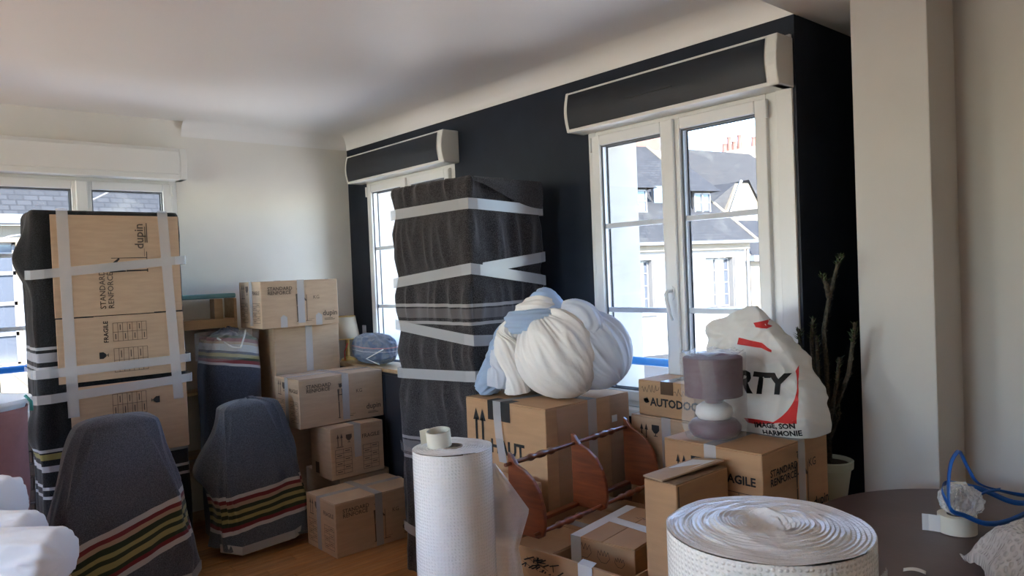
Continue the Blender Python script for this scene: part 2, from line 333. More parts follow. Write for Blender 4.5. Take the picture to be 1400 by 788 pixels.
        if auto is not None:
            e = o.modifiers.new('split', 'EDGE_SPLIT'); e.split_angle = auto
        if solid > 0:
            e = o.modifiers.new('thick', 'SOLIDIFY'); e.thickness = solid; e.offset = 1
        return o
def part_box(name, a, b, m, parent=None, bevel=0.003): return MB().box(a, b).build(name, m, parent, bevel=bevel)
def nz(x, y, z=0.0): return noise.noise(Vector((x, y, z)))
def ridge(x, y, z=0.0): return 1 - 2 * abs(noise.noise(Vector((x, y, z))))
def text_mesh(body, size, bold=0.0, shear=0.0, align='LEFT', spacing=1.0, line=1.0):
    c = bpy.data.curves.new('printed_text', 'FONT'); c.body = body; c.size = size; c.offset = bold; c.shear = shear; c.align_x = align; c.space_character = spacing; c.space_line = line
    c.resolution_u = 2
    o = bpy.data.objects.new('printed_text', c); col.objects.link(o)
    dg = bpy.context.evaluated_depsgraph_get(); me = bpy.data.meshes.new_from_object(o.evaluated_get(dg))
    bpy.data.objects.remove(o); bpy.data.curves.remove(c)
    return me
def frame(face, ext):
    """origin-at-face transform: u right, v up, normal outwards; ext = (x0, x1, y0, y1, z0, z1) in the thing's own space"""
    x0, x1, y0, y1, z0, z1 = ext
    if face == 'front': o, u, v, n = (x0, y0, z0), (1, 0, 0), (0, 0, 1), (0, -1, 0)
    elif face == 'right': o, u, v, n = (x1, y0, z0), (0, 1, 0), (0, 0, 1), (1, 0, 0)
    else: o, u, v, n = (x0, y0, z1), (1, 0, 0), (0, 1, 0), (0, 0, 1)
    m = Matrix.Identity(4)
    for i in range(3): m[i][0] = u[i]; m[i][1] = v[i]; m[i][2] = n[i]; m[i][3] = o[i]
    return m
OFF = 0.0018
def put_mesh(me, name, m, parent, face, ext, u, v, rot=0.0):
    me.transform(frame(face, ext) @ Matrix.Translation((u, v, OFF)) @ Matrix.Rotation(rot, 4, 'Z'))
    if not me.materials: me.materials.append(M[m])
    else: me.materials[0] = M[m]
    o = bpy.data.objects.new(name, me); col.objects.link(o); o.parent = parent
    return o
def put_text(parent, body, face, ext, u, v, size, m='ink', rot=0.0, bold=0.0, **k):
    return put_mesh(text_mesh(body, size, bold, **k), 'printed_text', m, parent, face, ext, u, v, rot)
def flat(polys):
    me = bpy.data.meshes.new('print'); vs = []; fs = []
    for p in polys:
        k = len(vs); vs += [(a, b, 0) for a, b in p]; fs.append(tuple(range(k, k + len(p))))
    me.from_pydata(vs, [], fs); me.update(); return me
def rect(a, b, c, d): return [(a, b), (c, b), (c, d), (a, d)]
def disc(cx, cy, r, n=12, sx=1.0): return [(cx + sx * r * math.cos(2 * PI * i / n), cy + r * math.sin(2 * PI * i / n)) for i in range(n)]
def arrows(s=1.0):
    out = []
    for x in (0.0, 0.028 * s):
        out += [rect(x - 0.0028 * s, 0, x + 0.0028 * s, 0.06 * s), [(x - 0.0095 * s, 0.055 * s), (x + 0.0095 * s, 0.055 * s), (x, 0.085 * s)]]
    out.append(rect(-0.012 * s, -0.008 * s, 0.040 * s, -0.003 * s)); return out
def glass_icon(s=1.0):
    return [[(0, 0.05 * s), (0.0, 0.028 * s), (0.012 * s, 0.014 * s), (0.028 * s, 0.014 * s), (0.04 * s, 0.028 * s), (0.04 * s, 0.05 * s)], rect(0.018 * s, 0.002 * s, 0.022 * s, 0.014 * s), rect(0.010 * s, 0.0, 0.030 * s, 0.003 * s)]
def table_icon(wd, ht, nu, nv):
    t = 0.0012; out = []
    for i in range(nu + 1): out.append(rect(wd * i / nu - t, 0, wd * i / nu + t, ht))
    for j in range(nv + 1): out.append(rect(0, ht * j / nv - t, wd, ht * j / nv + t))
    for i in range(nu):
        for j in range(nv):
            if (i + j) % 2 == 0: out.append(rect(wd * (i + 0.2) / nu, ht * (j + 0.4) / nv, wd * (i + 0.8) / nu, ht * (j + 0.6) / nv))
    return out
def mover(s=1.0):     # a man in overalls with a hand truck, as line-and-patch print
    return [disc(0, 0.235 * s, 0.014 * s), rect(-0.018 * s, 0.246 * s, 0.022 * s, 0.252 * s), [(-0.026 * s, 0.21 * s), (-0.010 * s, 0.212 * s), (-0.014 * s, 0.12 * s), (-0.022 * s, 0.12 * s)], [(0.006 * s, 0.213 * s), (0.022 * s, 0.21 * s), (0.026 * s, 0.12 * s), (0.014 * s, 0.12 * s)], rect(-0.012 * s, 0.165 * s, 0.012 * s, 0.172 * s),
            [(-0.022 * s, 0.118 * s), (-0.012 * s, 0.118 * s), (-0.012 * s, 0.0), (-0.020 * s, 0.0)], [(0.014 * s, 0.118 * s), (0.024 * s, 0.118 * s), (0.024 * s, 0.0), (0.016 * s, 0.0)], rect(-0.026 * s, -0.006 * s, -0.006 * s, 0.0), rect(0.012 * s, -0.006 * s, 0.032 * s, 0.0),
            [(0.024 * s, 0.205 * s), (0.062 * s, 0.16 * s), (0.056 * s, 0.152 * s), (0.022 * s, 0.18 * s)], rect(0.06 * s, 0.0, 0.064 * s, 0.2 * s), rect(0.05 * s, -0.004 * s, 0.10 * s, 0.0), rect(0.07 * s, 0.01 * s, 0.12 * s, 0.012 * s)]
def put_print(parent, polys, face, ext, u, v, m='ink', rot=0.0, name='print'): return put_mesh(flat(polys), name, m, parent, face, ext, u, v, rot)

# ------------------------------------------------------------------ the room
ZC, ZD = 2.62, 2.52
def struct(o): o['kind'] = 'structure'; return o
WT = 0.38
def wall_x(mb, y0, y1, xa, xb, zt, holes):      # wall in the x direction with window holes (x0, x1, z0, z1)
    x = xa
    for h in sorted(holes):
        mb.box((x, y0, 0), (h[0], y1, zt)); mb.box((h[0], y0, 0), (h[1], y1, h[2])); mb.box((h[0], y0, h[3]), (h[1], y1, zt)); x = h[1]
    mb.box((x, y0, 0), (xb, y1, zt)); return mb
def wall_y(mb, x0, x1, ya, yb, zt, holes):
    y = ya
    for h in sorted(holes):
        mb.box((x0, y, 0), (x1, h[0], zt)); mb.box((x0, h[0], 0), (x1, h[1], h[2])); mb.box((x0, h[0], h[3]), (x1, h[1], zt)); y = h[1]
    mb.box((x0, y, 0), (x1, yb, zt)); return mb
W1 = (2.47, 3.50, 0.87, 2.235); W2 = (0.27, 1.345, 0.87, 2.24); W3 = (-2.34, -1.245, 0.87, 2.225)
ROOM_X1, ROOM_Y0 = 8.2, -6.6
# inner dark skin (paint) and the masonry behind it
struct(wall_x(MB(), 0.0, 0.03, 0.0, 3.582, ZD, [W1, W2]).build('wall_back', M['navy']))
struct(wall_x(MB(), 0.03, WT, -0.38, 3.56, ZC + 0.15, [W1, W2]).build('wall_outer_back', M['stone_render']))
struct(MB().box((3.552, 0.03, 0), (3.582, 0.80, ZC)).build('wall_return', M['navy']))
struct(MB().box((0, -0.001, ZD), (3.582, 0.03, ZC)).build('trim_1', M['ceiling']))
struct(wall_y(MB(), -0.03, 0.0, ROOM_Y0, 0.03, ZC, [W3]).build('wall_far', M['white_wall']))
struct(wall_y(MB(), -WT, -0.03, ROOM_Y0, 0.03, ZC + 0.15, [W3]).build('wall_outer_far', M['stone_render']))
struct(MB().box((3.56, 0.75, 0), (ROOM_X1, 0.85, ZC)).build('wall_recess', M['navy']))
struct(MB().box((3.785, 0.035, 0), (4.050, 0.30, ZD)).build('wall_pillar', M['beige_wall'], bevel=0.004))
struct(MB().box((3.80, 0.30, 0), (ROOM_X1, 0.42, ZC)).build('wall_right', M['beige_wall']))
struct(wall_x(MB(), ROOM_Y0 - 0.15, ROOM_Y0, -0.1, ROOM_X1, ZC, [(0.7, 1.8, 0.87, 2.25), (2.5, 3.6, 0.87, 2.25)]).build('wall_behind', M['white_wall']))  # unseen wall; its two window openings are assumed, placed to let in fill daylight
struct(MB().box((ROOM_X1, ROOM_Y0, 0), (ROOM_X1 + 0.15, 0.85, ZC)).build('wall_end', M['white_wall']))
struct(MB().box((-0.4, ROOM_Y0 - 0.15, ZC), (ROOM_X1 + 0.2, 0.9, ZC + 0.15)).build('ceiling', M['ceiling']))
struct(MB().box((3.582, ROOM_Y0, ZD), (ROOM_X1, 0.80, ZC)).build('ceiling_soffit', M['ceiling'], bevel=0.003))
# plaster cove along the two far walls
def cove(name, p, q, nrm, r=0.10):
    mb = MB(); n = 10
    def fn(u, v):
        a = v * PI / 2; base = Vector(p).lerp(Vector(q), u); off = r * (1 - math.cos(a)); h = r * math.sin(a)
        return base + Vector(nrm) * off + Vector((0, 0, h))
    mb.grid(fn, 1, n); return struct(mb.build(name, M['ceiling'], smooth=True))
cove('trim_2', (0, -0.001, ZC - 0.10), (3.582, -0.001, ZC - 0.10), (0, -1, 0), 0.10)
cove('trim_3', (0.001, -1.20, ZC - 0.10), (0.001, 0, ZC - 0.10), (1, 0, 0), 0.10)
# floor with its planks where they show
floor = struct(MB().box((-0.1, ROOM_Y0, -0.12), (ROOM_X1, 0.75, -0.0125)).build('floor', M['floor']))
pw = 0.092; pm = {}
for i in range(int(2.6 / pw)):
    x0 = 0.02 + i * pw; y = -3.0 - random.random() * 0.5
    while y < -0.05:
        L = random.choice((0.8, 1.0, 1.2)); y1 = min(y + L, -0.01)
        if y1 > -2.7 and y1 - y > 0.05:
            key = round(y1 - y, 2)
            if key not in pm:
                o = MB().box((0.0012, 0.0012, -0.0125), (pw - 0.0012, y1 - y - 0.0012, 0.0)).build('plank', M['plank'], floor, bevel=0.0012, seg=1); pm[key] = o.data
            else:
                o = bpy.data.objects.new('plank', pm[key]); col.objects.link(o); o.parent = floor
            o.location = (x0, y, 0)
        y = y1 + 0.0
        if y1 >= -0.011: break
# the rest of the floor level with the planks
struct(MB().box((0.02 + int(2.6 / pw) * pw, ROOM_Y0, -0.0125), (ROOM_X1, 0.3, 0)).box((0.0, ROOM_Y0, -0.0125), (0.02 + int(2.6 / pw) * pw, -3.5, -0.001)).build('floor_far', M['floor']))
# grey-brown bricks under the far window
bw = struct(MB().box((0.0, -2.42, 0.0), (0.012, -1.62, 0.80)).build('wall_brick_facing', M['mortar']))
bd = None
for r in range(10):
    for k in range(4):
        y = -2.42 + 0.008 + k * 0.208 - (0.104 if r % 2 else 0)
        if y < -2.42 or y + 0.196 > -1.62: continue
        if bd is None:
            o = MB().box((0.0, 0, 0), (0.024, 0.196, 0.066)).build('brick', M['brick'], bw, bevel=0.004, seg=1); bd = o.data
        else:
            o = bpy.data.objects.new('brick', bd); col.objects.link(o); o.parent = bw
        o.location = (0.008 + 0.004 * random.random(), y, 0.05 + r * 0.0745)

# ------------------------------------------------------------------ windows
def window(name, rz, loc, width, z0, z1, label, dark_panel, right_trim=0.0, box_over=(0.06, 0.06), bar_z=(1.343, 1.76)):
    """local x runs along the wall (seen from the room left to right), local -y points into the room; x = 0 .. width"""
    w = empty(name, loc, rz, label, 'window', kind='structure')
    fr = 0.050
    mb = MB()
    mb.box((0, 0.0, z0), (fr, 0.07, z1)); mb.box((width - fr, 0.0, z0), (width, 0.07, z1)); mb.box((fr, 0.0, z0), (width - fr, 0.07, z0 + 0.045)); mb.box((fr, 0.0, z1 - 0.035), (width - fr, 0.07, z1))
    mb.build('frame', M['pvc'], w, bevel=0.004)
    if right_trim:
        part_box('cover_trim', (width, -0.012, z0), (width + right_trim, 0.03, ZD - 0.075), M['pvc'], w)
    part_box('sill', (-0.03, -0.06, z0 - 0.035), (width + 0.03, 0.02, z0), M['pvc'], w, 0.006)
    mid = width / 2
    for s in (0, 1):
        xa = fr - 0.012 if s == 0 else mid + 0.001; xb = mid - 0.001 if s == 0 else width - fr + 0.012
        za, zb = z0 + 0.03, z1 - 0.022; st = 0.052
        m = MB(); y0, y1 = -0.022, 0.045
        m.box((xa, y0, za), (xa + st, y1, zb)); m.box((xb - st, y0, za), (xb, y1, zb)); m.box((xa + st, y0, za), (xb - st, y1, za + st)); m.box((xa + st, y0, zb - st), (xb - st, y1, zb))
        sash = m.build('sash', M['pvc'], w, bevel=0.005)
        g = MB(); e = 0.008
        for yy in (-0.006, 0.034):
            g.box((xa + st, yy, za + st), (xa + st + e, yy + 0.004, zb - st)); g.box((xb - st - e, yy, za + st), (xb - st, yy + 0.004, zb - st))
            g.box((xa + st + e, yy, za + st), (xb - st - e, yy + 0.004, za + st + e)); g.box((xa + st + e, yy, zb - st - e), (xb - st - e, yy + 0.004, zb - st))
        g.build('gasket', M['gasket'], sash)
        part_box('pane', (xa + st, 0.012, za + st), (xb - st, 0.016, zb - st), M['glass'], sash, 0)
        for bz in bar_z:
            part_box('glazing_bar', (xa + st, 0.000, bz - 0.012), (xb - st, 0.028, bz + 0.012), M['bar'], sash, 0.003)
        hx = xa - 0.008 if s == 0 else xb - 0.004
        for hz in (zb - 0.08, za + 0.06): MB().lathe([(0.007, 0), (0.007, 0.07)], 10, (hx + 0.006, y0 - 0.004, hz)).build('hinge', M['pvc'], sash, smooth=True, auto=0.6)
    part_box('centre_cover', (mid - 0.034, -0.040, z0 + 0.032), (mid + 0.030, -0.021, z1 - 0.024), M['pvc'], w, 0.006)
    h = MB().lathe([(0.017, 0), (0.017, 0.004)], 16).build('handle_plate', M['pvc'], w, smooth=True, auto=0.6)
    h.rotation_euler = (PI / 2, 0, 0); h.scale = (1, 1.9, 1); h.location = (mid - 0.002, -0.040, z0 + 0.555)
    MB().tube([(0, 0, 0), (0, -0.035, 0.0), (0.0, -0.045, -0.012), (0.006, -0.046, -0.05), (0.016, -0.044, -0.10), (0.03, -0.042, -0.13)], [0.008, 0.008, 0.009, 0.009, 0.008, 0.006], 10).build('handle', M['pvc'], w, smooth=True).location = (mid - 0.002, -0.041, z0 + 0.565)
    # roller shutter box: bowed casing, dark or plain front panel, end caps
    bx0, bx1 = -box_over[0], width + box_over[1]; bz0, bz1, dp = z1 - 0.002, z1 + 0.195, 0.135
    def prof(d=0.0, y_in=0.0):
        zs = [bz0 + (bz1 - bz0) * k / 8 for k in range(9)]
        return [(y_in, bz0)] + [(-(dp - 0.018 + 0.018 * math.sin(PI * k / 8)) + d, zs[k]) for k in range(9)] + [(y_in, bz1)]
    MB().prism(prof(), 'x', bx0, bx1).build('shutter_casing', M['casing'], w, bevel=0.004)
    MB().prism([(y - 0.003, z) for y, z in prof()], 'x', bx1 - 0.042, bx1 + 0.002).build('end_cap', M['casing'], w, bevel=0.006)
    MB().prism([(y - 0.003, z) for y, z in prof()], 'x', bx0 - 0.002, bx0 + 0.014).build('end_cap', M['casing'], w, bevel=0.004)
    if dark_panel:
        n = 8; def_p = MB()
        def fn(u, v):
            z = bz0 + 0.014 + (bz1 - bz0 - 0.026) * v; k = (z - bz0) / (bz1 - bz0)
            return (bx0 + 0.02 + (bx1 - bx0 - 0.068) * u, -(dp - 0.018 + 0.018 * math.sin(PI * k)) - 0.0035, z)
        def_p.grid(fn, 1, n).build('front_panel', M['navy_panel'], w, smooth=True)
        if right_trim: part_box('scratch', (0.36, -dp - 0.006, z1 + 0.088), (0.62, -dp - 0.003, z1 + 0.092), M['black'], w, 0)
    else:
        part_box('inspection_flap', (bx0 + 0.02, -dp - 0.004, bz0 + 0.03), (bx1 - 0.05, -dp + 0.01, bz1 - 0.02), M['casing'], w, 0.004)
    return w
window('window_1', 0, (W1[0], 0.0, 0), W1[1] - W1[0], W1[2], W1[3], 'white two-leaf window in the dark wall between wrapped tower and pillar', True, 0.07, (0.03, 0.075))
window('window_2', 0, (W2[0], 0.0, 0), W2[1] - W2[0], W2[2], W2[3], 'white window in the dark wall half hidden behind the wrapped tower', True, 0.0, (0.06, 0.05))
window('window_3', PI / 2, (0.0, W3[0], 0), W3[1] - W3[0], W3[2], W3[3], 'white window in the cream wall behind the cardboard-fronted wrapped furniture', False, 0.0, (0.06, 0.03))
# blue guard rails across the outer reveals
def rail(p, q, label):
    p, q = Vector(p), Vector(q)
    return tag(MB().tube([p, p.lerp(q, 0.5), q], 0.021, 14).build('guard_rail', M['blue_metal'], smooth=True, auto=0.8), label, 'railing', 'blue guard rails outside the windows')
rail((2.47, 0.26, 1.055), (3.50, 0.26, 1.055), 'bright blue guard rail across window between wrapped tower and pillar')
rail((0.27, 0.26, 1.055), (1.345, 0.26, 1.055), 'bright blue guard rail across window half hidden behind wrapped tower')
rail((-0.26, -2.34, 1.09), (-0.26, -1.245, 1.09), 'bright blue guard rail across window in the cream wall')

# ------------------------------------------------------------------ the street outside
GZ = -4.2
struct(MB().box((-60, -40, GZ - 0.3), (40, 70, GZ)).build('ground_street', M['asphalt']))
def quad_uv(mb, pts, su, sv):
    if mb.uv is None: mb.uv = {}
    k = len(mb.v); mb.v += [tuple(p) for p in pts]; mb.uv[len(mb.f)] = [(0, 0), (su, 0), (su, sv), (0, sv)][:len(pts)] if len(pts) == 4 else [(0, 0), (su, 0), (su / 2, sv)]
    mb.f.append(tuple(range(k, k + len(pts)))); return mb
def roof_quad(mb, pts):
    P = [Vector(p) for p in pts]; u = (P[1] - P[0]).normalized(); n = (P[1] - P[0]).cross(P[-1] - P[0]).normalized(); v = n.cross(u)
    if mb.uv is None: mb.uv = {}
    k = len(mb.v); mb.v += [tuple(p) for p in pts]; mb.uv[len(mb.f)] = [((p - P[0]).dot(u), (p - P[0]).dot(v)) for p in P]; mb.f.append(tuple(range(k, k + len(pts)))); return mb
def house_window(root, a0, a1, z0, z1, y, cols=2, rows=4, depth=0.18, wall_gap=None):
    fr = MB(); t = 0.045
    fr.box((a0, y - t, z0), (a0 + t, y, z1)); fr.box((a1 - t, y - t, z0), (a1, y, z1)); fr.box((a0, y - t, z0), (a1, y, z0 + t)); fr.box((a0, y - t, z1 - t), (a1, y, z1))
    for c in range(1, cols): x = a0 + (a1 - a0) * c / cols; fr.box((x - 0.03, y - t, z0), (x + 0.03, y, z1))
    for r in range(1, rows): z = z0 + (z1 - z0) * r / rows; fr.box((a0, y - t + 0.01, z - 0.015), (a1, y, z + 0.015))
    f = fr.build('window', M['shutter'], root)
    for c in range(cols):
        for r in range(rows):
            xa, xb = a0 + (a1 - a0) * c / cols, a0 + (a1 - a0) * (c + 1) / cols; za, zb = z0 + (z1 - z0) * r / rows, z0 + (z1 - z0) * (r + 1) / rows
            part_box('pane', (xa + 0.03, y - 0.012, za + 0.012), (xb - 0.03, y - 0.004, zb - 0.012), M['far_pane'], f, 0)
def shutter(root, a0, a1, z0, z1, y=-0.05):
    m = MB(); m.box((a0, y, z0), (a1, y + 0.04, z1)); s = m.build('shutter', M['shutter'], root, bevel=0.006)
    zt = z1 - 0.62
    for k in range(9):
        z = zt + 0.5 * k / 9
        part_box('louvre', (a0 + 0.09, y - 0.018, z), (a1 - 0.09, y + 0.002, z + 0.03), M['shutter'], s, 0)
# white house facing window_1: local x along the facade, local y into the house
hA = empty('town_house', (-8.9655, 14.657, 0), math.atan2(0.93964, 0.34218), 'white rendered house with slate roof, dormers and open shutters across the street', 'house')
ZG = 2.25
def facade(root, a0, a1, z0, z1, holes, m, th=0.35):
    mb = MB(); x = a0
    for h in sorted(holes):
        mb.box((x, 0, z0), (h[0], th, z1)); mb.box((h[0], 0, z0), (h[1], th, h[2])); mb.box((h[0], 0, h[3]), (h[1], th, z1)); x = h[1]
    mb.box((x, 0, z0), (a1, th, z1)); return mb.build('wall', m, root)
openA = [(-4.2, -3.0, 0.18, 1.75), (-0.75, 0.36, 0.18, 1.75), (2.27, 3.32, 0.18, 1.75)]
facade(hA, -7.0, 3.78, GZ, ZG - 0.12, openA, M['facade'])
for a0, a1, z0, z1 in openA:
    mid = (a0 + a1) / 2
    house_window(hA, a0 + 0.02, a1 - 0.02, z0 + 0.02, z1 - 0.02, 0.24, 2, 4)
    shutter(hA, a0 - 0.50, a0 - 0.02, z0, z1); shutter(hA, a1 + 0.02, a1 + 0.44, z0, z1)
    part_box('window_sill', (a0 - 0.1, -0.08, z0 - 0.1), (a1 + 0.1, 0.1, z0), M['facade'], hA)
part_box('cornice', (-7.0, -0.12, ZG - 0.26), (3.9, 0.02, ZG - 0.08), M['limestone'], hA)
part_box('gutter', (-7.1, -0.34, ZG - 0.08), (4.12, -0.10, ZG + 0.02), M['zinc'], hA, 0.03)
RS = 1.15
def rp(a, z): return (a, (z - ZG) / RS, z)
m = MB(); roof_quad(m, [(-7.1, -0.22, ZG), (4.14, -0.22, ZG), rp(2.2, 5.7), rp(-7.1, 5.7)])
roof_quad(m, [(4.14, -0.22, ZG), (4.14, 6.2, ZG), (2.2, 3.4, 5.7), rp(2.2, 5.7)])
roof_quad(m, [rp(-7.1, 5.7), rp(2.2, 5.7), (2.2, 3.4, 5.7), (-7.1, 3.4, 5.7)])
roofA = m.build('roof', M['slate'], hA)
MB().tube([(4.14, -0.22, ZG), (3.17, 1.4, 3.98), (2.2, 3.0, 5.7)], 0.05, 8).build('hip_ridge', M['limestone'], roofA, smooth=True)
def dormer(root, a0, a1, zb, zt, yf, lean):
    body = MB().box((a0, yf, zb - 0.5), (a1, yf + 2.2, zt)).build('dormer', M['slate'], root)
    house_window(body, a0 + 0.04, a1 - 0.04, zb, zt - 0.06, yf - 0.005, 2, 3)
    am = (a0 + a1) / 2; e = 0.22; ap = zt + lean
    cap = MB()
    roof_quad(cap, [(a0 - e, yf - 0.25, zt - 0.02), (a1 + e, yf - 0.25, zt - 0.02), (am, yf + 0.75, ap)])
    roof_quad(cap, [(a1 + e, yf - 0.25, zt - 0.02), (a1 + e, yf + 2.2, zt - 0.02), (am, yf + 2.2, ap), (am, yf + 0.75, ap)])
    roof_quad(cap, [(a0 - e, yf + 2.2, zt - 0.02), (a0 - e, yf - 0.25, zt - 0.02), (am, yf + 0.75, ap), (am, yf + 2.2, ap)])
    cap.build('dormer_roof', M['slate'], body)
    part_box('dormer_sill', (a0 - 0.05, yf - 0.15, zb - 0.1), (a1 + 0.05, yf + 0.02, zb), M['shutter'], body)
dormer(hA, 2.42, 3.12, 2.90, 3.90, 0.75, 0.95)
dormer(hA, -0.1, 0.75, 2.90, 4.0, 0.75, 1.0)
m = MB().box((1.15, 1.0, 3.3), (1.85, 1.16, 4.1)); m.build('roof_window', M['far_pane'], hA)
# white flashed chimney stack with brick above
part_box('chimney', (1.6, 3.2, 4.6), (2.9, 4.0, 7.4), M['brickred'], hA, 0.02)
part_box('chimney_flashing', (1.5, 3.05, 4.5), (3.0, 3.22, 5.6), M['zinc'], hA, 0.01)
MB().tube([(3.86, -0.05, ZG - 0.1), (3.86, -0.05, GZ)], 0.05, 8).build('downpipe', M['zinc'], hA, smooth=True)
part_box('shop_awning', (-3.0, -1.3, -0.95), (3.0, 0.0, -0.60), M['awning'], hA, 0.03)
put_text(hA, 'O', 'front', (0.1, 1, -1.33, 0, -0.9, 0), 0.0, 0.03, 0.3, 'paper')
part_box('shop_window', (-2.6, -0.05, -3.6), (3.0, 0.02, -1.1), M['far_pane'], hA)
# lower neighbour on the right
hB = empty('town_house', hA.location, hA.rotation_euler.z, 'low cream stone house with small slate roof beside the white house', 'house')
m = MB().box((4.2, 0.25, GZ), (18.0, 3.6, 1.62)); m.build('wall', M['limestone'], hB)
part_box('gutter', (4.15, 0.0, 1.58), (18.1, 0.28, 1.78), M['zinc'], hB, 0.02)
for a0 in (6.2, 9.4, 12.6, 15.6): house_window(hB, a0, a0 + 1.0, 0.1, 1.35, 0.24, 2, 3); shutter(hB, a0 - 0.5, a0 - 0.03, 0.1, 1.35, 0.2); shutter(hB, a0 + 1.03, a0 + 1.5, 0.1, 1.35, 0.2)
m = MB(); roof_quad(m, [(4.15, 0.1, 1.75), (18.1, 0.1, 1.75), (18.1, 1.6, 3.0), (4.15, 1.6, 3.0)]); m.build('roof', M['slate'], hB)
# sunlit gabled wing and old mossy roof further back
hC = empty('town_house', hA.location, hA.rotation_euler.z, 'old house with broad mossy slate roof behind the white house', 'house')
m = MB().box((5.0, 8.0, GZ), (13.5, 10.9, 3.25)); m.build('wall', M['limestone'], hC)
m = MB(); roof_quad(m, [(4.8, 6.6, 3.3), (15.0, 6.6, 3.3), (12.0, 9.6, 6.72), (6.0, 9.6, 7.0)])
roof_quad(m, [(15.0, 6.6, 3.3), (15.0, 10.95, 3.3), (12.0, 10.5, 6.72), (12.0, 9.6, 6.72)])
roof_quad(m, [(4.8, 10.95, 3.3), (4.8, 6.6, 3.3), (6.0, 9.6, 7.0), (6.0, 10.5, 7.0)]); m.build('roof', M['slate_old'], hC)
m = MB(); m.prism([(6.2, GZ), (8.35, GZ), (8.35, 3.0), (7.45, 4.62), (6.9, 4.62), (6.2, 3.2)], 'y', 4.2, 4.5); m.build('gable', M['limestone'], hC)
m = MB(); roof_quad(m, [(4.3, 5.0, 2.6), (6.3, 4.3, 2.6), (6.95, 4.3, 4.65), (4.9, 8.0, 4.7)]); roof_quad(m, [(8.45, 4.1, 2.9), (8.45, 8.0, 2.9), (7.3, 8.0, 4.75), (7.4, 4.1, 4.75)]); m.build('roof', M['slate'], hC)
MB().tube([(6.2, 4.0, 3.0), (7.0, 4.05, 4.7)], 0.06, 6).build('flashing', M['zinc'], hC)
hD = empty('town_house', hA.location, hA.rotation_euler.z, 'tall cream chimney wall with a row of terracotta pots behind the mossy roof', 'house')
m = MB(); m.prism([(11.5, GZ), (18.0, GZ), (18.0, 8.4), (14.05, 7.5), (11.77, 7.1), (11.5, 6.6)], 'y', 11.0, 11.8); m.build('wall', M['limestone'], hD)
for k, (a, h) in enumerate(((11.95, 0.42), (12.25, 0.72), (12.55, 0.45), (12.88, 0.72), (13.75, 0.5), (14.1, 0.75))):
    z = 7.08 + (a - 11.77) * 0.175
    MB().lathe([(0.15, 0), (0.12, h * 0.6), (0.11, h * 0.85), (0.14, h)], 12, (a, 11.4, z)).build('chimney_pot', M['terracotta'], hD, smooth=True, auto=0.7)
# house facing window_3 (and the sliver of window_2)
hE = empty('town_house', (-9.0, 7.5, 0), -PI / 2, 'cream stone house with slate roof seen through window in the cream wall', 'house')
# local x runs towards -y world, local y into the house (-x world)
openE = [(x, x + 1.1, 0.5, 2.3) for x in (0.9, 3.0, 5.6, 8.4, 10.8)]
openE = [(1.0, 2.1, 0.5, 2.3), (4.2, 5.3, 0.5, 2.3), (8.45, 9.45, 0.4, 2.35), (11.0, 12.1, 0.4, 2.35)]
# rotation of -90 degrees maps local (x, y) to world (y, -x): the house body must lie at world x < -9, so build it at local y < 0
mb = MB(); x = 0.0
for h in openE:
    mb.box((x, -0.35, GZ), (h[0], 0, 2.62)); mb.box((h[0], -0.35, GZ), (h[1], 0, h[2])); mb.box((h[0], -0.35, h[3]), (h[1], 0, 2.62)); x = h[1]
mb.box((x, -0.35, GZ), (15.0, 0, 2.62)); mb.build('wall', M['limestone'], hE)
for h in openE:
    fr = MB(); y = -0.2
    for c in range(3): xx = h[0] + (h[1] - h[0]) * c / 2; fr.box((xx - 0.04, y, h[2]), (xx + 0.04, y + 0.05, h[3]))
    for r in range(5): zz = h[2] + (h[3] - h[2]) * r / 4; fr.box((h[0], y, zz - 0.03), (h[1], y + 0.05, zz + 0.03))
    f = fr.build('window', M['shutter'], hE)
    for c in range(2):
        for r in range(4):
            part_box('pane', (h[0] + (h[1] - h[0]) * c / 2 + 0.04, y - 0.01, h[2] + (h[3] - h[2]) * r / 4 + 0.03), (h[0] + (h[1] - h[0]) * (c + 1) / 2 - 0.04, y + 0.01, h[2] + (h[3] - h[2]) * (r + 1) / 4 - 0.03), M['far_pane'], f, 0)
    for s in (-1, 1):
        xa = h[0] - 0.55 if s < 0 else h[1] + 0.03
        part_box('shutter', (xa, 0.0, h[2]), (xa + 0.52, 0.05, h[3]), M['shutter'], hE, 0.006)
part_box('gutter', (-0.1, 0.0, 2.62), (15.1, 0.26, 2.78), M['zinc'], hE, 0.03)
m = MB(); roof_quad(m, [(-0.1, 0.16, 2.76), (15.1, 0.16, 2.76), (15.1, -3.2, 6.6), (-0.1, -3.2, 6.6)]); rE = m.build('roof', M['slate'], hE)
part_box('roof_patch', (6.6, -0.62, 3.42), (6.72, -0.60, 3.47), M['shutter'], rE, 0.01)
tag(MB().tube([(-8.98, -2.9, 2.3), (-6.0, -2.3, 1.95), (-3.6, -1.95, 1.97), (-3.0, -1.86, 2.03), (-3.0, -1.78, 2.06), (-3.0, -1.66, 2.08), (-3.0, -1.55, 2.17), (-3.0, -1.44, 2.20), (-3.0, -1.40, 2.22), (-2.6, -1.2, 2.36), (-1.2, -1.08, 2.44), (-0.385, -1.0, 2.52)], 0.009, 8).build('cable', M['shutter'], smooth=True), 'white cable hanging outside the window in the cream wall', 'cable')
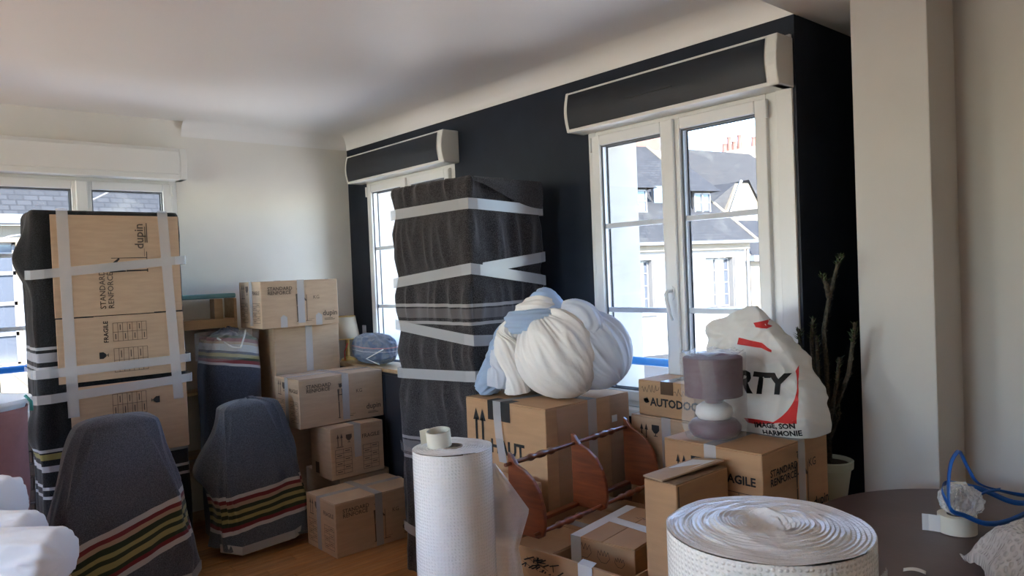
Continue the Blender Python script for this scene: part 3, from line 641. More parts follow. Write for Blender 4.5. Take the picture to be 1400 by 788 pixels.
# parked van seen low through window_1
vn = empty('van', (-5.5, 12.5, GZ), math.radians(70), 'green and white van parked below the blue guard rail', 'van')
part_box('cargo_body', (-1.6, -0.9, 0.45), (1.2, 0.9, 2.4), M['shutter'], vn, 0.08)
part_box('cab', (1.2, -0.85, 0.45), (2.2, 0.85, 1.7), M['green'], vn, 0.12)
for x in (-1.0, 1.5):
    for y in (-0.92, 0.72):
        o = MB().lathe([(0.2, 0), (0.33, 0.01), (0.33, 0.19), (0.2, 0.2)], 20).build('wheel', M['black'], vn, smooth=True, auto=0.7); o.rotation_euler = (-PI / 2, 0, 0); o.location = (x, y, 0.33)

# ------------------------------------------------------------------ cardboard boxes
def carton(x0, x1, y0, y1, z0, z1, label, rz=0.0, m='card', seam='y', tapes=(), flaps=True, group=None, sag=0.0):
    """tapes: (axis, offset from the middle, drop on the near side, drop on the far side); axis x runs along x over the top"""
    w, d, h = x1 - x0, y1 - y0, z1 - z0
    r = empty('cardboard_box', ((x0 + x1) / 2, (y0 + y1) / 2, z0), rz, label, 'box', group or 'moving boxes')
    e = (-w / 2, w / 2, -d / 2, d / 2, 0, h)
    t = 0.005
    part_box('body', (-w / 2, -d / 2, 0), (w / 2, d / 2, h - t), M[m], r, 0.004)
    if flaps:
        g = 0.0015
        for s in (-1, 1):
            if seam == 'y':   # seam runs along y
                a = (-w / 2 + 0.001, -d / 2 + 0.001, h - t) if s < 0 else (g, -d / 2 + 0.001, h - t); b = (-g, d / 2 - 0.001, h) if s < 0 else (w / 2 - 0.001, d / 2 - 0.001, h)
            else:
                a = (-w / 2 + 0.001, -d / 2 + 0.001, h - t) if s < 0 else (-w / 2 + 0.001, g, h - t); b = (w / 2 - 0.001, -g, h) if s < 0 else (w / 2 - 0.001, d / 2 - 0.001, h)
            part_box('flap', a, b, M[m], r, 0.002)
    tw, o = 0.024, 0.0026
    for ax, off, dn, df in tapes:
        mb = MB()
        def strip(p, q):    # ribbon of width 2 * tw between p and q given in (along, z)
            pass
        if ax == 'x':
            path = [(-w / 2 - o, h - df), (-w / 2 - o, h + o), (w / 2 + o, h + o), (w / 2 + o, h - dn)]
            for i in range(3): (a, za), (b, zb) = path[i], path[i + 1]; mb.add([(a, off - tw, za), (a, off + tw, za), (b, off + tw, zb), (b, off - tw, zb)], [(0, 1, 2, 3)])
        else:
            path = [(-d / 2 - o, h - dn), (-d / 2 - o, h + o), (d / 2 + o, h + o), (d / 2 + o, h - df)]
            for i in range(3): (a, za), (b, zb) = path[i], path[i + 1]; mb.add([(off - tw, a, za), (off + tw, a, za), (off + tw, b, zb), (off - tw, b, zb)], [(0, 1, 2, 3)])
        mb.build('tape', M['tape'], r)
    return r, e
def standard_print(r, e, right=True, front=True, soft='ink_soft'):
    w, d, h = e[1] - e[0], e[3] - e[2], e[5]
    if right:
        put_text(r, 'STANDARD\nRENFORCÉ', 'right', e, d * 0.08, h * 0.80, h * 0.105, soft, line=0.85, bold=0.0005)
        put_print(r, mover(h / 0.36), 'right', e, d * 0.475, h * 0.12, soft, name='mover_figure')
        put_text(r, 'KG', 'right', e, d * 0.66, h * 0.58, h * 0.11, soft)
        put_text(r, 'dupin', 'right', e, d * 0.78, h * 0.20, h * 0.16, soft, bold=0.0008)
        put_print(r, [rect(0, 0, 0.075, 0.004), rect(0, 0.009, 0.06, 0.012)], 'right', e, d * 0.80, h * 0.10, soft)
    if front:
        put_print(r, arrows(1.0), 'front', e, w * 0.16, h * 0.66, soft, name='arrows')
        put_print(r, glass_icon(1.1), 'front', e, w * 0.32, h * 0.72, soft, name='glass_symbol')
        put_text(r, 'FRAGILE', 'front', e, w * 0.60, h * 0.72, h * 0.11, soft, bold=0.0006)
        put_print(r, table_icon(w * 0.30, h * 0.42, 2, 6), 'front', e, w * 0.08, h * 0.12, soft, name='printed_table')
        put_print(r, table_icon(w * 0.32, h * 0.42, 2, 6), 'front', e, w * 0.62, h * 0.12, soft, name='printed_table')
# stack in the far corner
r, e = carton(0.938, 1.295, -0.892, -0.342, 0, 0.304, 'standing moving box on the parquet with crossed tape, lowest of corner stack', tapes=[('x', 0.0, 0.30, 0.1), ('y', -0.02, 0.30, 0.1)], seam='x')
standard_print(r, e)
carton(0.46, 0.92, -0.66, -0.31, 0, 0.329, 'plain moving box on the parquet hidden behind the crossed-tape box')
r, e = carton(0.672, 0.936, -0.72, -0.352, 0.330, 0.645, 'small cube moving box wedged under the long printed box of corner stack', tapes=[('x', 0.0, 0.20, 0.1)], seam='x')
put_print(r, arrows(0.9), 'right', e, 0.05, 0.20, 'ink_soft', name='arrows'); put_print(r, glass_icon(1.0), 'right', e, 0.105, 0.215, 'ink_soft', name='glass_symbol')
put_text(r, 'FRAGILE', 'right', e, 0.215, 0.225, 0.034, 'ink_soft', bold=0.0006)
put_print(r, table_icon(0.11, 0.15, 2, 6), 'right', e, 0.03, 0.03, 'ink_soft', name='printed_table'); put_print(r, table_icon(0.11, 0.15, 2, 6), 'right', e, 0.22, 0.03, 'ink_soft', name='printed_table')
put_print(r, [rect(0, 0, 0.05, 0.07)], 'front', e, 0.06, 0.02, 'ink_soft', name='print')
r, e = carton(0.495, 0.833, -0.858, -0.278, 0.651, 0.952, 'long printed moving box balanced on the small cube box', tapes=[('x', 0.02, 0.285, 0.1), ('y', 0.0, 0.28, 0.1)], seam='y')
standard_print(r, e)
r, e = carton(0.10, 0.455, -0.835, -0.375, 0, 1.252, 'tall plain brown carton standing against cream wall under a printed box', tapes=[('x', 0.01, 0.30, 0.1)], seam='x')
r, e = carton(0.205, 0.555, -0.948, -0.423, 1.258, 1.555, 'printed moving box on top of the tall plain brown carton', tapes=[('x', 0.0, 0.275, 0.1), ('y', 0.02, 0.28, 0.1)], seam='x')
standard_print(r, e)
for u in (0.12, 0.36): MB().add([(e[1] + 0.0016, e[2] + u, 0.0), (e[1] + 0.0016, e[2] + u + 0.045, 0.0), (e[1] + 0.0016, e[2] + u + 0.045, 0.065), (e[1] + 0.0016, e[2] + u + 0.02, 0.08), (e[1] + 0.0016, e[2] + u, 0.065)], [(0, 1, 2, 3, 4)]).build('tape', M['tape'], r)

# big HAUT carton beside the tower, and what carries it
carton(2.31, 2.84, -0.727, -0.20, 0, 0.50, 'plain carton on the floor carrying the big upward-arrow carton', m='card2')
r, e = carton(2.31, 2.84, -0.727, -0.20, 0.502, 0.985, 'big tan carton with black upward arrows under the knotted sheets', m='card2', seam='x')
put_print(r, [p for a in (0, 0.045) for p in (rect(a - 0.008, 0, a + 0.008, 0.16), [(a - 0.022, 0.15), (a + 0.022, 0.15), (a, 0.205)])], 'front', e, 0.075, 0.235, 'ink', name='arrows')
put_text(r, 'HAUT', 'front', e, 0.172, 0.255, 0.082, 'ink', bold=0.003)
def strip_part(r, pts, wv, name='tape', m='tape'):
    wv = Vector(wv); vs = []
    for p in pts: vs += [Vector(p) - wv, Vector(p) + wv]
    MB().add(vs, [(2 * i, 2 * i + 1, 2 * i + 3, 2 * i + 2) for i in range(len(pts) - 1)]).build(name, M[m], r)
x0, x1, y0, y1, _, h = e
strip_part(r, [(x0 + 0.235, y0 - 0.002, h - 0.085), (x0 + 0.235, y0 - 0.002, h + 0.0004), (x0 + 0.235, y0 + 0.06, h + 0.0004)], (0.075, 0, 0), 'black_tape', 'ink')
strip_part(r, [(x0 + 0.255, y0 - 0.004, h - 0.265), (x0 + 0.245, y0 - 0.012, h - 0.16), (x0 + 0.225, y0 - 0.0035, h - 0.06), (x0 + 0.225, y0 - 0.0035, h + 0.0012), (x0 + 0.27, 0.0, h + 0.0012), (x0 + 0.30, y1, h + 0.0012)], (0.026, 0, 0))
strip_part(r, [(x1 + 0.0022, 0.015, h - 0.33), (x1 + 0.0022, 0.015, h + 0.0012), (0.05, 0.015, h + 0.0012)], (0, 0.028, 0))
strip_part(r, [(x1 + 0.0015, -0.10, 0.01), (x1 + 0.0015, -0.10, h - 0.005)], (0, 0.10, 0), 'clear_tape', 'tape_clear')
strip_part(r, [(x1 + 0.0015, 0.19, 0.01), (x1 + 0.0015, 0.19, h - 0.005)], (0, 0.06, 0), 'clear_tape', 'tape_clear')
put_print(r, [rect(0, 0, 0.035, 0.03)], 'right', e, 0.405, h - 0.12, 'paper', name='torn_label')

# boxes under the right-hand window
carton(2.895, 3.25, -0.27, -0.02, 0, 0.298, 'lowest carton of stack under the small car-parts box', m='card2')
carton(2.895, 3.25, -0.27, -0.02, 0.30, 0.598, 'middle carton of stack under the small car-parts box', m='card2')
r, e = carton(2.895, 3.27, -0.255, -0.02, 0.60, 0.90, 'taped carton directly under the small car-parts box', m='card', tapes=[('y', 0.005, 0.22, 0.1)], seam='y')
put_print(r, arrows(0.9), 'front', e, 0.06, 0.19, 'ink', name='arrows'); put_print(r, glass_icon(1.0), 'front', e, 0.115, 0.215, 'ink', name='glass_symbol')
r, e = carton(2.935, 3.225, -0.245, -0.04, 0.902, 1.055, 'small car-parts box with black lettering and brown tape by the window', m='card2', seam='x')
put_text(r, 'AUTODOC', 'front', e, 0.065, 0.045, 0.048, 'ink', bold=0.0016)
put_print(r, [disc(0, 0.012, 0.011), rect(-0.012, 0.010, 0.013, 0.02), [(0.0, 0), (0.018, 0.006), (0.005, 0.03)]], 'front', e, 0.042, 0.052, 'ink', name='logo')
def scribble(n, wd, ht, seed, t=0.0011):
    rr = random.Random(seed); out = []; p = (0.0, ht / 2)
    for k in range(1, n):
        q = (wd * k / n + rr.uniform(-0.3, 0.3) * wd / n * 2, ht * (0.5 + 0.5 * math.sin(k * 2.2 + rr.random())))
        dx, dy = q[0] - p[0], q[1] - p[1]; L = math.hypot(dx, dy) or 1; nx, ny = -dy / L * t, dx / L * t
        out.append([(p[0] - nx, p[1] - ny), (q[0] - nx, q[1] - ny), (q[0] + nx, q[1] + ny), (p[0] + nx, p[1] + ny)]); p = q
    return out
put_print(r, scribble(16, 0.10, 0.035, 3), 'front', e, 0.02, 0.10, 'ink_soft', name='handwriting'); put_print(r, scribble(12, 0.09, 0.035, 5), 'front', e, 0.19, 0.095, 'ink_soft', name='handwriting')
strip_part(r, [(0.01, e[2] - 0.002, e[5] - 0.055), (0.01, e[2] - 0.002, e[5] + 0.001), (0.01, e[3], e[5] + 0.001)], (0.033, 0, 0), 'brown_tape', 'brown_tape')
put_print(r, scribble(26, 0.13, 0.07, 9, 0.0016), 'top', e, 0.15, 0.05, 'ink_soft', name='shipping_label')
carton(3.525, 3.758, -0.643, -0.197, 0, 0.312, 'lowest carton under the box that carries the plastic bag')
carton(3.525, 3.758, -0.643, -0.197, 0.314, 0.626, 'middle carton under the box that carries the plastic bag')
r, e = carton(3.37, 3.758, -0.643, -0.197, 0.628, 0.93, 'printed moving box carrying the white plastic bag and wrapped purple lamp', tapes=[('x', 0.03, 0.29, 0.1), ('y', 0.0, 0.10, 0.1)], seam='y', m='card2')
put_text(r, 'STANDARD\nRENFORCÉ', 'right', e, 0.045, 0.215, 0.034, 'ink', line=0.9, bold=0.0006)
put_print(r, mover(0.95), 'right', e, 0.235, 0.03, 'ink_soft', name='mover_figure')
put_text(r, 'KG', 'right', e, 0.30, 0.20, 0.04, 'ink'); put_text(r, 'dupin', 'right', e, 0.33, 0.05, 0.05, 'ink', bold=0.001)
put_print(r, arrows(0.9), 'front', e, 0.06, 0.175, 'ink', name='arrows'); put_print(r, glass_icon(1.1), 'front', e, 0.115, 0.20, 'ink', name='glass_symbol')
put_text(r, 'FRAGILE', 'front', e, 0.215, 0.19, 0.04, 'ink', bold=0.0012); put_print(r, table_icon(0.10, 0.12, 2, 4), 'front', e, 0.25, 0.04, 'ink_soft', name='printed_table')
# tall narrow carton with a lifted flap
r, e = carton(3.518, 3.644, -0.947, -0.664, 0, 0.878, 'tall narrow carton with a lifted labelled flap beside bubble wrap roll', flaps=False, m='card2')
w, d, h = e[1], e[3], e[5]
part_box('inner_flap', (-w + 0.002, -d + 0.002, h - 0.008), (w - 0.002, d - 0.002, h - 0.003), M['card_edge'], r, 0.001)
f = MB().hexa([(-w - 0.002, -d, h + 0.001), (w * 0.2, -d - 0.004, h - 0.001), (w * 0.9, d - 0.01, h + 0.016), (-w, d, h + 0.002), (-w - 0.002, -d, h + 0.006), (w * 0.2, -d - 0.004, h + 0.004), (w * 0.9, d - 0.01, h + 0.021), (-w, d, h + 0.007)]).build('flap', M['card'], r)
MB().add([(-w * 0.8, -d * 0.2, h + 0.0085), (w * 0.25, -d * 0.2, h + 0.0115), (w * 0.62, d * 0.75, h + 0.0205), (-w * 0.8, d * 0.75, h + 0.0095)], [(0, 1, 2, 3)]).build('label_sticker', M['paper'], r)
MB().add([(w + 0.0012, -d + 0.006, 0.02), (w + 0.0012, -d + 0.011, 0.02), (w + 0.0012, -d + 0.011, h - 0.01), (w + 0.0012, -d + 0.006, h - 0.01)], [(0, 1, 2, 3)]).build('crease', M['ink_soft'], r)
# carton edge behind the standing bubble wrap roll
carton(2.56, 2.86, -1.16, -0.78, 0, 0.70, 'plain carton standing behind the upright bubble wrap roll', m='card')

# open carton holding the tulip box and the wooden rack
oc = empty('open_cardboard_box', (3.185, -0.74, 0), 0.07, 'open carton with black scribble holding the tulip box and wooden rack', 'box', 'moving boxes')
W_, D_2, H_ = 0.315, 0.318, 0.575
mb = MB(); t = 0.005
mb.box((-W_, -D_2, 0), (W_, -D_2 + t, H_)); mb.box((-W_, D_2 - t, 0), (W_, D_2, H_)); mb.box((-W_, -D_2 + t, 0), (-W_ + t, D_2 - t, H_)); mb.box((W_ - t, -D_2 + t, 0), (W_, D_2 - t, H_)); mb.box((-W_ + t, -D_2 + t, 0), (W_ - t, D_2 - t, 0.006))
mb.build('body', M['card2'], oc)
MB().hexa([(-W_, -D_2 - 0.006, H_ - 0.20), (0.10, -D_2 - 0.03, H_ - 0.20), (0.10, -D_2 - 0.026, H_ - 0.19), (-W_, -D_2, H_ - 0.19), (-W_, -D_2 - 0.006, H_), (W_, -D_2 - 0.006, H_), (W_, -D_2, H_), (-W_, -D_2, H_)]).build('flap', M['card2'], oc)
eo = (-W_, W_, -D_2 - 0.008, D_2, 0, H_)
rr = random.Random(4); pol = []
for k in range(46):
    cx, cy = 0.30 + rr.gauss(0, 0.055), H_ - 0.03 - rr.random() * 0.055; a = rr.random() * 3; L = 0.012 + rr.random() * 0.02
    pol.append([(cx - math.cos(a) * L - 0.002, cy - math.sin(a) * L * 0.5), (cx - math.cos(a) * L + 0.002, cy - math.sin(a) * L * 0.5 - 0.003), (cx + math.cos(a) * L + 0.002, cy + math.sin(a) * L * 0.5), (cx + math.cos(a) * L - 0.002, cy + math.sin(a) * L * 0.5 + 0.003)])
put_print(oc, pol, 'front', eo, -0.06, 0.0, 'ink', name='scribble')
strip_part(oc, [(0.14, -D_2 - 0.010, H_ - 0.12), (0.14, -D_2 - 0.010, H_ + 0.002), (0.13, -D_2 + 0.03, H_ + 0.003)], (0.03, 0, 0), 'tape', 'paper')
# plain cartons packed inside it
r, e = carton(2.905, 3.10, -1.00, -0.50, 0.01, 0.535, 'plain carton packed in the open carton under the wooden rack', rz=0.07, m='card2', tapes=[('x', 0.05, 0.1, 0.1)], seam='x')
r, e = carton(3.125, 3.385, -0.905, -0.515, 0.36, 0.598, 'small carton with three hand-drawn tulips packed in the open carton', rz=0.16, m='card2', seam='y')
for k, (u, s) in enumerate(((0.055, 1.0), (0.135, 0.85), (0.20, 0.65))):
    pts = [(-0.025, 0.03), (-0.03, 0.005), (-0.012, -0.016), (0.012, -0.016), (0.03, 0.005), (0.022, 0.032), (0.012, 0.012), (0.006, 0.035), (-0.002, 0.012), (-0.01, 0.036), (-0.016, 0.012), (-0.025, 0.03)]
    pol = []
    for (a, b), (c, d2) in zip(pts, pts[1:]):
        a, b, c, d2 = a * s, b * s, c * s, d2 * s; dx, dy = c - a, d2 - b; L = math.hypot(dx, dy); nx, ny = -dy / L * 0.0009, dx / L * 0.0009
        pol.append([(a - nx, b - ny), (c - nx, d2 - ny), (c + nx, d2 + ny), (a + nx, b + ny)])
    put_print(r, pol, 'front', e, u, 0.185 - 0.006 * k, 'ink_soft', name='drawn_tulip')
x0, x1, y0, y1, _, h = e
strip_part(r, [(x0 + 0.02, y0 - 0.002, h - 0.11), (x0 + 0.02, y0 - 0.002, h + 0.001), (x0 + 0.02, y1, h + 0.001)], (0.022, 0, 0), 'tape', 'paper')
strip_part(r, [(x0 + 0.04, 0.02, h + 0.0015), (x1, -0.02, h + 0.0015)], (0, 0.026, 0), 'tape', 'paper')
put_print(r, scribble(14, 0.12, 0.02, 21), 'top', e, 0.10, 0.27, 'ink_soft', name='handwriting')

# ------------------------------------------------------------------ wooden rack lying on the open carton
rk = empty('wooden_rack', (2.972, -1.045, 0.600), 0.105, 'cherry wood wall rack with curved sides and turned rails on the cartons', 'rack')
prof = [(0.0, 0.0), (0.135, 0.0), (0.158, 0.012), (0.168, 0.05), (0.164, 0.11), (0.148, 0.165), (0.118, 0.208), (0.078, 0.236), (0.042, 0.252), (0.016, 0.284), (0.0, 0.292)]
for y in (0.0, 0.375, 0.745):
    MB().prism(prof, 'y', y - 0.008, y + 0.008).build('side_panel', M['rack_wood'], rk, bevel=0.003)
def turned(L, r=0.010, n=60):
    out = []
    for k in range(n + 1):
        s = k / n; q = (s * 2) % 1; z = s * L
        rad = r * (0.72 + 0.28 * math.sin(PI * q)) + (0.0045 if abs(q - 0.5) < 0.055 or abs(q - 0.36) < 0.03 or abs(q - 0.64) < 0.03 else 0)
        out.append((rad, z))
    return out
for x, z, rad in ((0.014, 0.252, 0.010), (0.140, 0.022, 0.009)):
    o = MB().lathe(turned(0.80, rad), 14).build('turned_rail', M['rack_wood'], rk, smooth=True, auto=0.9); o.rotation_euler = (-PI / 2, 0, 0); o.location = (x, -0.035, z)
part_box('bottom_slat', (0.0, 0.0, 0.0), (0.03, 0.745, 0.014), M['rack_wood'], rk, 0.003)

# ------------------------------------------------------------------ wrapped furniture
def wrap_body(w, d, h, disp, nu=160, nv=110, rad=0.03, top_in=0.04):
    """blanket wrapped box, centre of base at the origin: perimeter walk times height, closed top"""
    P = 2 * (w + d)
    def per(u, off=0.0):
        s = (u % 1.0) * P
        for L, a, b, nx, ny in ((w, (-w / 2, -d / 2), (w / 2, -d / 2), 0, -1), (d, (w / 2, -d / 2), (w / 2, d / 2), 1, 0), (w, (w / 2, d / 2), (-w / 2, d / 2), 0, 1), (d, (-w / 2, d / 2), (-w / 2, -d / 2), -1, 0)):
            if s <= L:
                k = s / L; x = a[0] + (b[0] - a[0]) * k; y = a[1] + (b[1] - a[1]) * k
                # soften corners
                cx = min(max(x, -w / 2 + rad), w / 2 - rad); cy = min(max(y, -d / 2 + rad), d / 2 - rad)
                v = Vector((x - cx, y - cy)); n = v.normalized() if v.length > 1e-6 else Vector((nx, ny))
                if v.length > 1e-6: p = Vector((cx, cy)) + n * rad
                else: p = Vector((x, y))
                return p + n * off, n
            s -= L
        return Vector((-w / 2, -d / 2)), Vector((0, -1))
    mb = MB(); mv = nv + 14
    def fn(u, v):
        j = v * mv
        if j <= nv:
            z = h * j / nv; o = disp(u, z); p, n = per(u, o)
            if h - z < 0.03: p = p - n * (0.012 * ((0.03 - (h - z)) / 0.03) ** 2)
            return (p.x, p.y, z)
        k = (j - nv) / 14; p, n = per(u, -0.012); q = p * (1 - k)
        return (q.x, q.y, h + 0.004 * math.sin(k * PI / 2) + 0.006 * nz(q.x * 9, q.y * 9, 3) * k)
    mb.grid(fn, nu, mv, closed_u=True)
    return mb, per
def band_tape(parent, per, pts, wd=0.026, off=0.007, n=10, m='tape', name='tape'):
    """tape round the wrap; pts = [(u, z)] along the perimeter"""
    vs = []; fs = []
    for (u0, z0), (u1, z1) in zip(pts, pts[1:]):
        for k in range(n + (1 if (u1, z1) == pts[-1] else 0)):
            s = k / n; u = u0 + (u1 - u0) * s; z = z0 + (z1 - z0) * s; p, nn = per(u, off)
            vs += [(p.x, p.y, z - wd), (p.x, p.y, z + wd)]
    fs = [(2 * i, 2 * i + 2, 2 * i + 3, 2 * i + 1) for i in range(len(vs) // 2 - 1)]
    return MB().add(vs, fs).build(name, M[m], parent)
# tower between the windows
TX0, TX1, TY0, TY1, TH = 1.67, 2.285, -0.69, -0.16, 2.015
tw, td = TX1 - TX0, TY1 - TY0
tower = empty('wrapped_cupboard', (1.971, -0.414, 0), 0.075, 'tall narrow cupboard wrapped in charcoal blanket with grey tape bands', 'cupboard')
bands = [1.875, 1.55, 1.27, 1.05, 0.62, 0.2]
def tower_disp(u, z):
    cin = min(abs(z - b) for b in bands); s = min(1, cin / 0.10)
    a = ridge(u * 26 + 0.6 * nz(u * 8, z * 2.0), z * 1.6 + u * 4, 1.7)
    b = nz(u * 13, z * 3.5, 5)
    return (-0.018 + 0.024 * a * s + 0.010 * b * s) * (1.0 if z > 0.9 else 0.45) - 0.002
mb, per = wrap_body(tw, td, TH, tower_disp, 240, 150)
tb = mb.build('blanket', M['tower_cloth'], tower, smooth=True)
uN = tw / (2 * (tw + td)); uR = 0.5
band_tape(tower, per, [(0.0, 1.872), (uN, 1.882), (uR, 1.862), (0.75, 1.87), (0.999, 1.872)])
band_tape(tower, per, [(0.0, 1.515), (uN, 1.575), (uR, 1.50), (0.75, 1.51), (0.999, 1.515)], off=0.008)
band_tape(tower, per, [(uN + 0.03, 1.575), (uR, 1.625)], off=0.010)
band_tape(tower, per, [(0.0, 1.30), (uN, 1.235), (uR, 1.20), (0.75, 1.25), (0.999, 1.30)])
band_tape(tower, per, [(0.0, 1.045), (uN, 1.065), (uR, 1.06), (0.999, 1.045)])
band_tape(tower, per, [(0.0, 0.66), (uN, 0.50), (uR, 0.50), (0.999, 0.66)], m='tape_clear')
band_tape(tower, per, [(0.0, 0.235), (uN, 0.16), (uR, 0.16), (0.999, 0.235)])
# a folded corner of the blanket at the top of the right-hand face
m = MB(); m.grid(lambda u, v: (tw / 2 + 0.008 + 0.012 * math.sin(v * PI) * (1 - 0.3 * u), -td / 2 + 0.03 + (td - 0.05) * u, TH - 0.005 - v * (0.02 + 0.12 * math.sin(u * PI * 0.5) ** 1.4)), 16, 6)
m.build('blanket_fold', M['tower_cloth'], tower, smooth=True)

# cardboard-fronted wrapped furniture before the far window
CX0, CX1, CY0, CY1, CH = 0.16, 0.52, -2.135, -1.395, 1.975
cw, cd = CX1 - CX0, CY1 - CY0
cup = empty('wrapped_cupboard', ((CX0 + CX1) / 2, (CY0 + CY1) / 2, 0), 0.0, 'wide furniture wrapped in black blanket with cardboard sheets taped over its front', 'cupboard')
def cup_disp(u, z):
    s = 1.0
    a = ridge(u * 22, z * 1.5 + u * 3, 9.1); e = 0
    # loose blanket hanging off the near left edge
    uu = cw / (2 * (cw + cd)); du = (u - uu + 0.045)
    bulge = math.exp(-(du / 0.035) ** 2) * (0.075 * math.exp(-((z - 1.72) / 0.13) ** 2) + 0.06 * math.exp(-((z - 0.80) / 0.12) ** 2) + 0.02 * math.exp(-((z - 1.35) / 0.12) ** 2))
    return -0.010 + 0.013 * a + bulge
mb, per2 = wrap_body(cw, cd, CH, cup_disp, 240, 150)
mb.build('blanket', M['cup_cloth'], cup, smooth=True)
def sheet_box(name, y0, y1, z0, z1, off, m='card'):
    return part_box(name, (cw / 2 + off, y0, z0), (cw / 2 + off + 0.005, y1, z1), M[m], cup, 0.0015)
yl, yr = -cd / 2 + 0.085, cd / 2 - 0.018
sheet_box('cardboard_sheet', yl, yr, 1.405, 1.950, 0.016)
sheet_box('cardboard_sheet', yl + 0.002, yr + 0.003, 1.055, 1.401, 0.016)
sheet_box('cardboard_sheet', yl + 0.05, yr + 0.004, 0.62, 1.030, 0.014)
ec = (-cw / 2, cw / 2 + 0.0215, yl, yr, 0, CH); wd = yr - yl
put_text(cup, 'dupin', 'right', ec, wd * 0.70, 1.765, 0.064, 'ink_soft', rot=PI / 2, bold=0.001)
put_print(cup, [rect(0, 0, 0.11, 0.005), rect(0, 0.01, 0.09, 0.014)], 'right', ec, wd * 0.735, 1.80, 'ink_soft', rot=PI / 2)
put_print(cup, mover(0.9), 'right', ec, wd * 0.72, 1.66, 'ink', rot=PI / 2, name='mover_figure')
put_text(cup, 'STANDARD\nRENFORCÉ', 'right', ec, wd * 0.38, 1.44, 0.040, 'ink_soft', rot=PI / 2, bold=0.0005)
put_text(cup, 'FRAGILE', 'right', ec, wd * 0.385, 1.255, 0.032, 'ink', rot=PI / 2, bold=0.0006)
put_print(cup, table_icon(0.10, 0.17, 2, 7), 'right', ec, wd * 0.69, 1.26, 'ink_soft', rot=PI / 2, name='printed_table')
put_print(cup, table_icon(0.13, 0.17, 2, 7), 'right', ec, wd * 0.69, 1.09, 'ink_soft', rot=PI / 2, name='printed_table')
put_print(cup, glass_icon(0.9), 'right', ec, wd * 0.38, 1.17, 'ink', rot=PI / 2, name='glass_symbol')
put_print(cup, table_icon(0.12, 0.17, 2, 7), 'right', ec, wd * 0.66, 0.85, 'ink_soft', rot=PI / 2, name='printed_table')
put_print(cup, glass_icon(0.9), 'right', ec, wd * 0.70, 0.93, 'ink', rot=-PI / 2, name='glass_symbol')
for y0, y1, z in ((0.0, wd * 0.28, 1.404), (wd * 0.76, wd, 1.408)):
    put_print(cup, [rect(0, 0, y1 - y0, 0.007)], 'right', ec, y0, z - 0.006, 'ink', name='slot')
def vtape(ya, yb, z0, z1, wv=0.027):
    x = cw / 2 + 0.0265
    MB().add([(x, ya - wv, z0), (x, ya + wv, z0), (x, yb + wv, z1 - 0.02), (x, yb - wv, z1 - 0.02), (x - 0.02, yb + wv, CH + 0.008), (x - 0.02, yb - wv, CH + 0.008)], [(0, 1, 2, 3), (3, 2, 4, 5)]).build('tape', M['tape'], cup)
vtape(yl + 0.062, yl + 0.055, 0.875, 1.99); vtape(yr - 0.045, yr - 0.085, 0.90, 1.99)
uA, uB = cw / (2 * (cw + cd)), 0.5
for zl, zr, off in ((1.635, 1.70, 0.030), (1.118, 1.13, 0.030), (0.985, 1.015, 0.032)):
    band_tape(cup, per2, [(uA - 0.10, zl + 0.01), (uA, zl), (uB, zr), (uB + 0.06, zr)], off=off, wd=0.024, n=16)

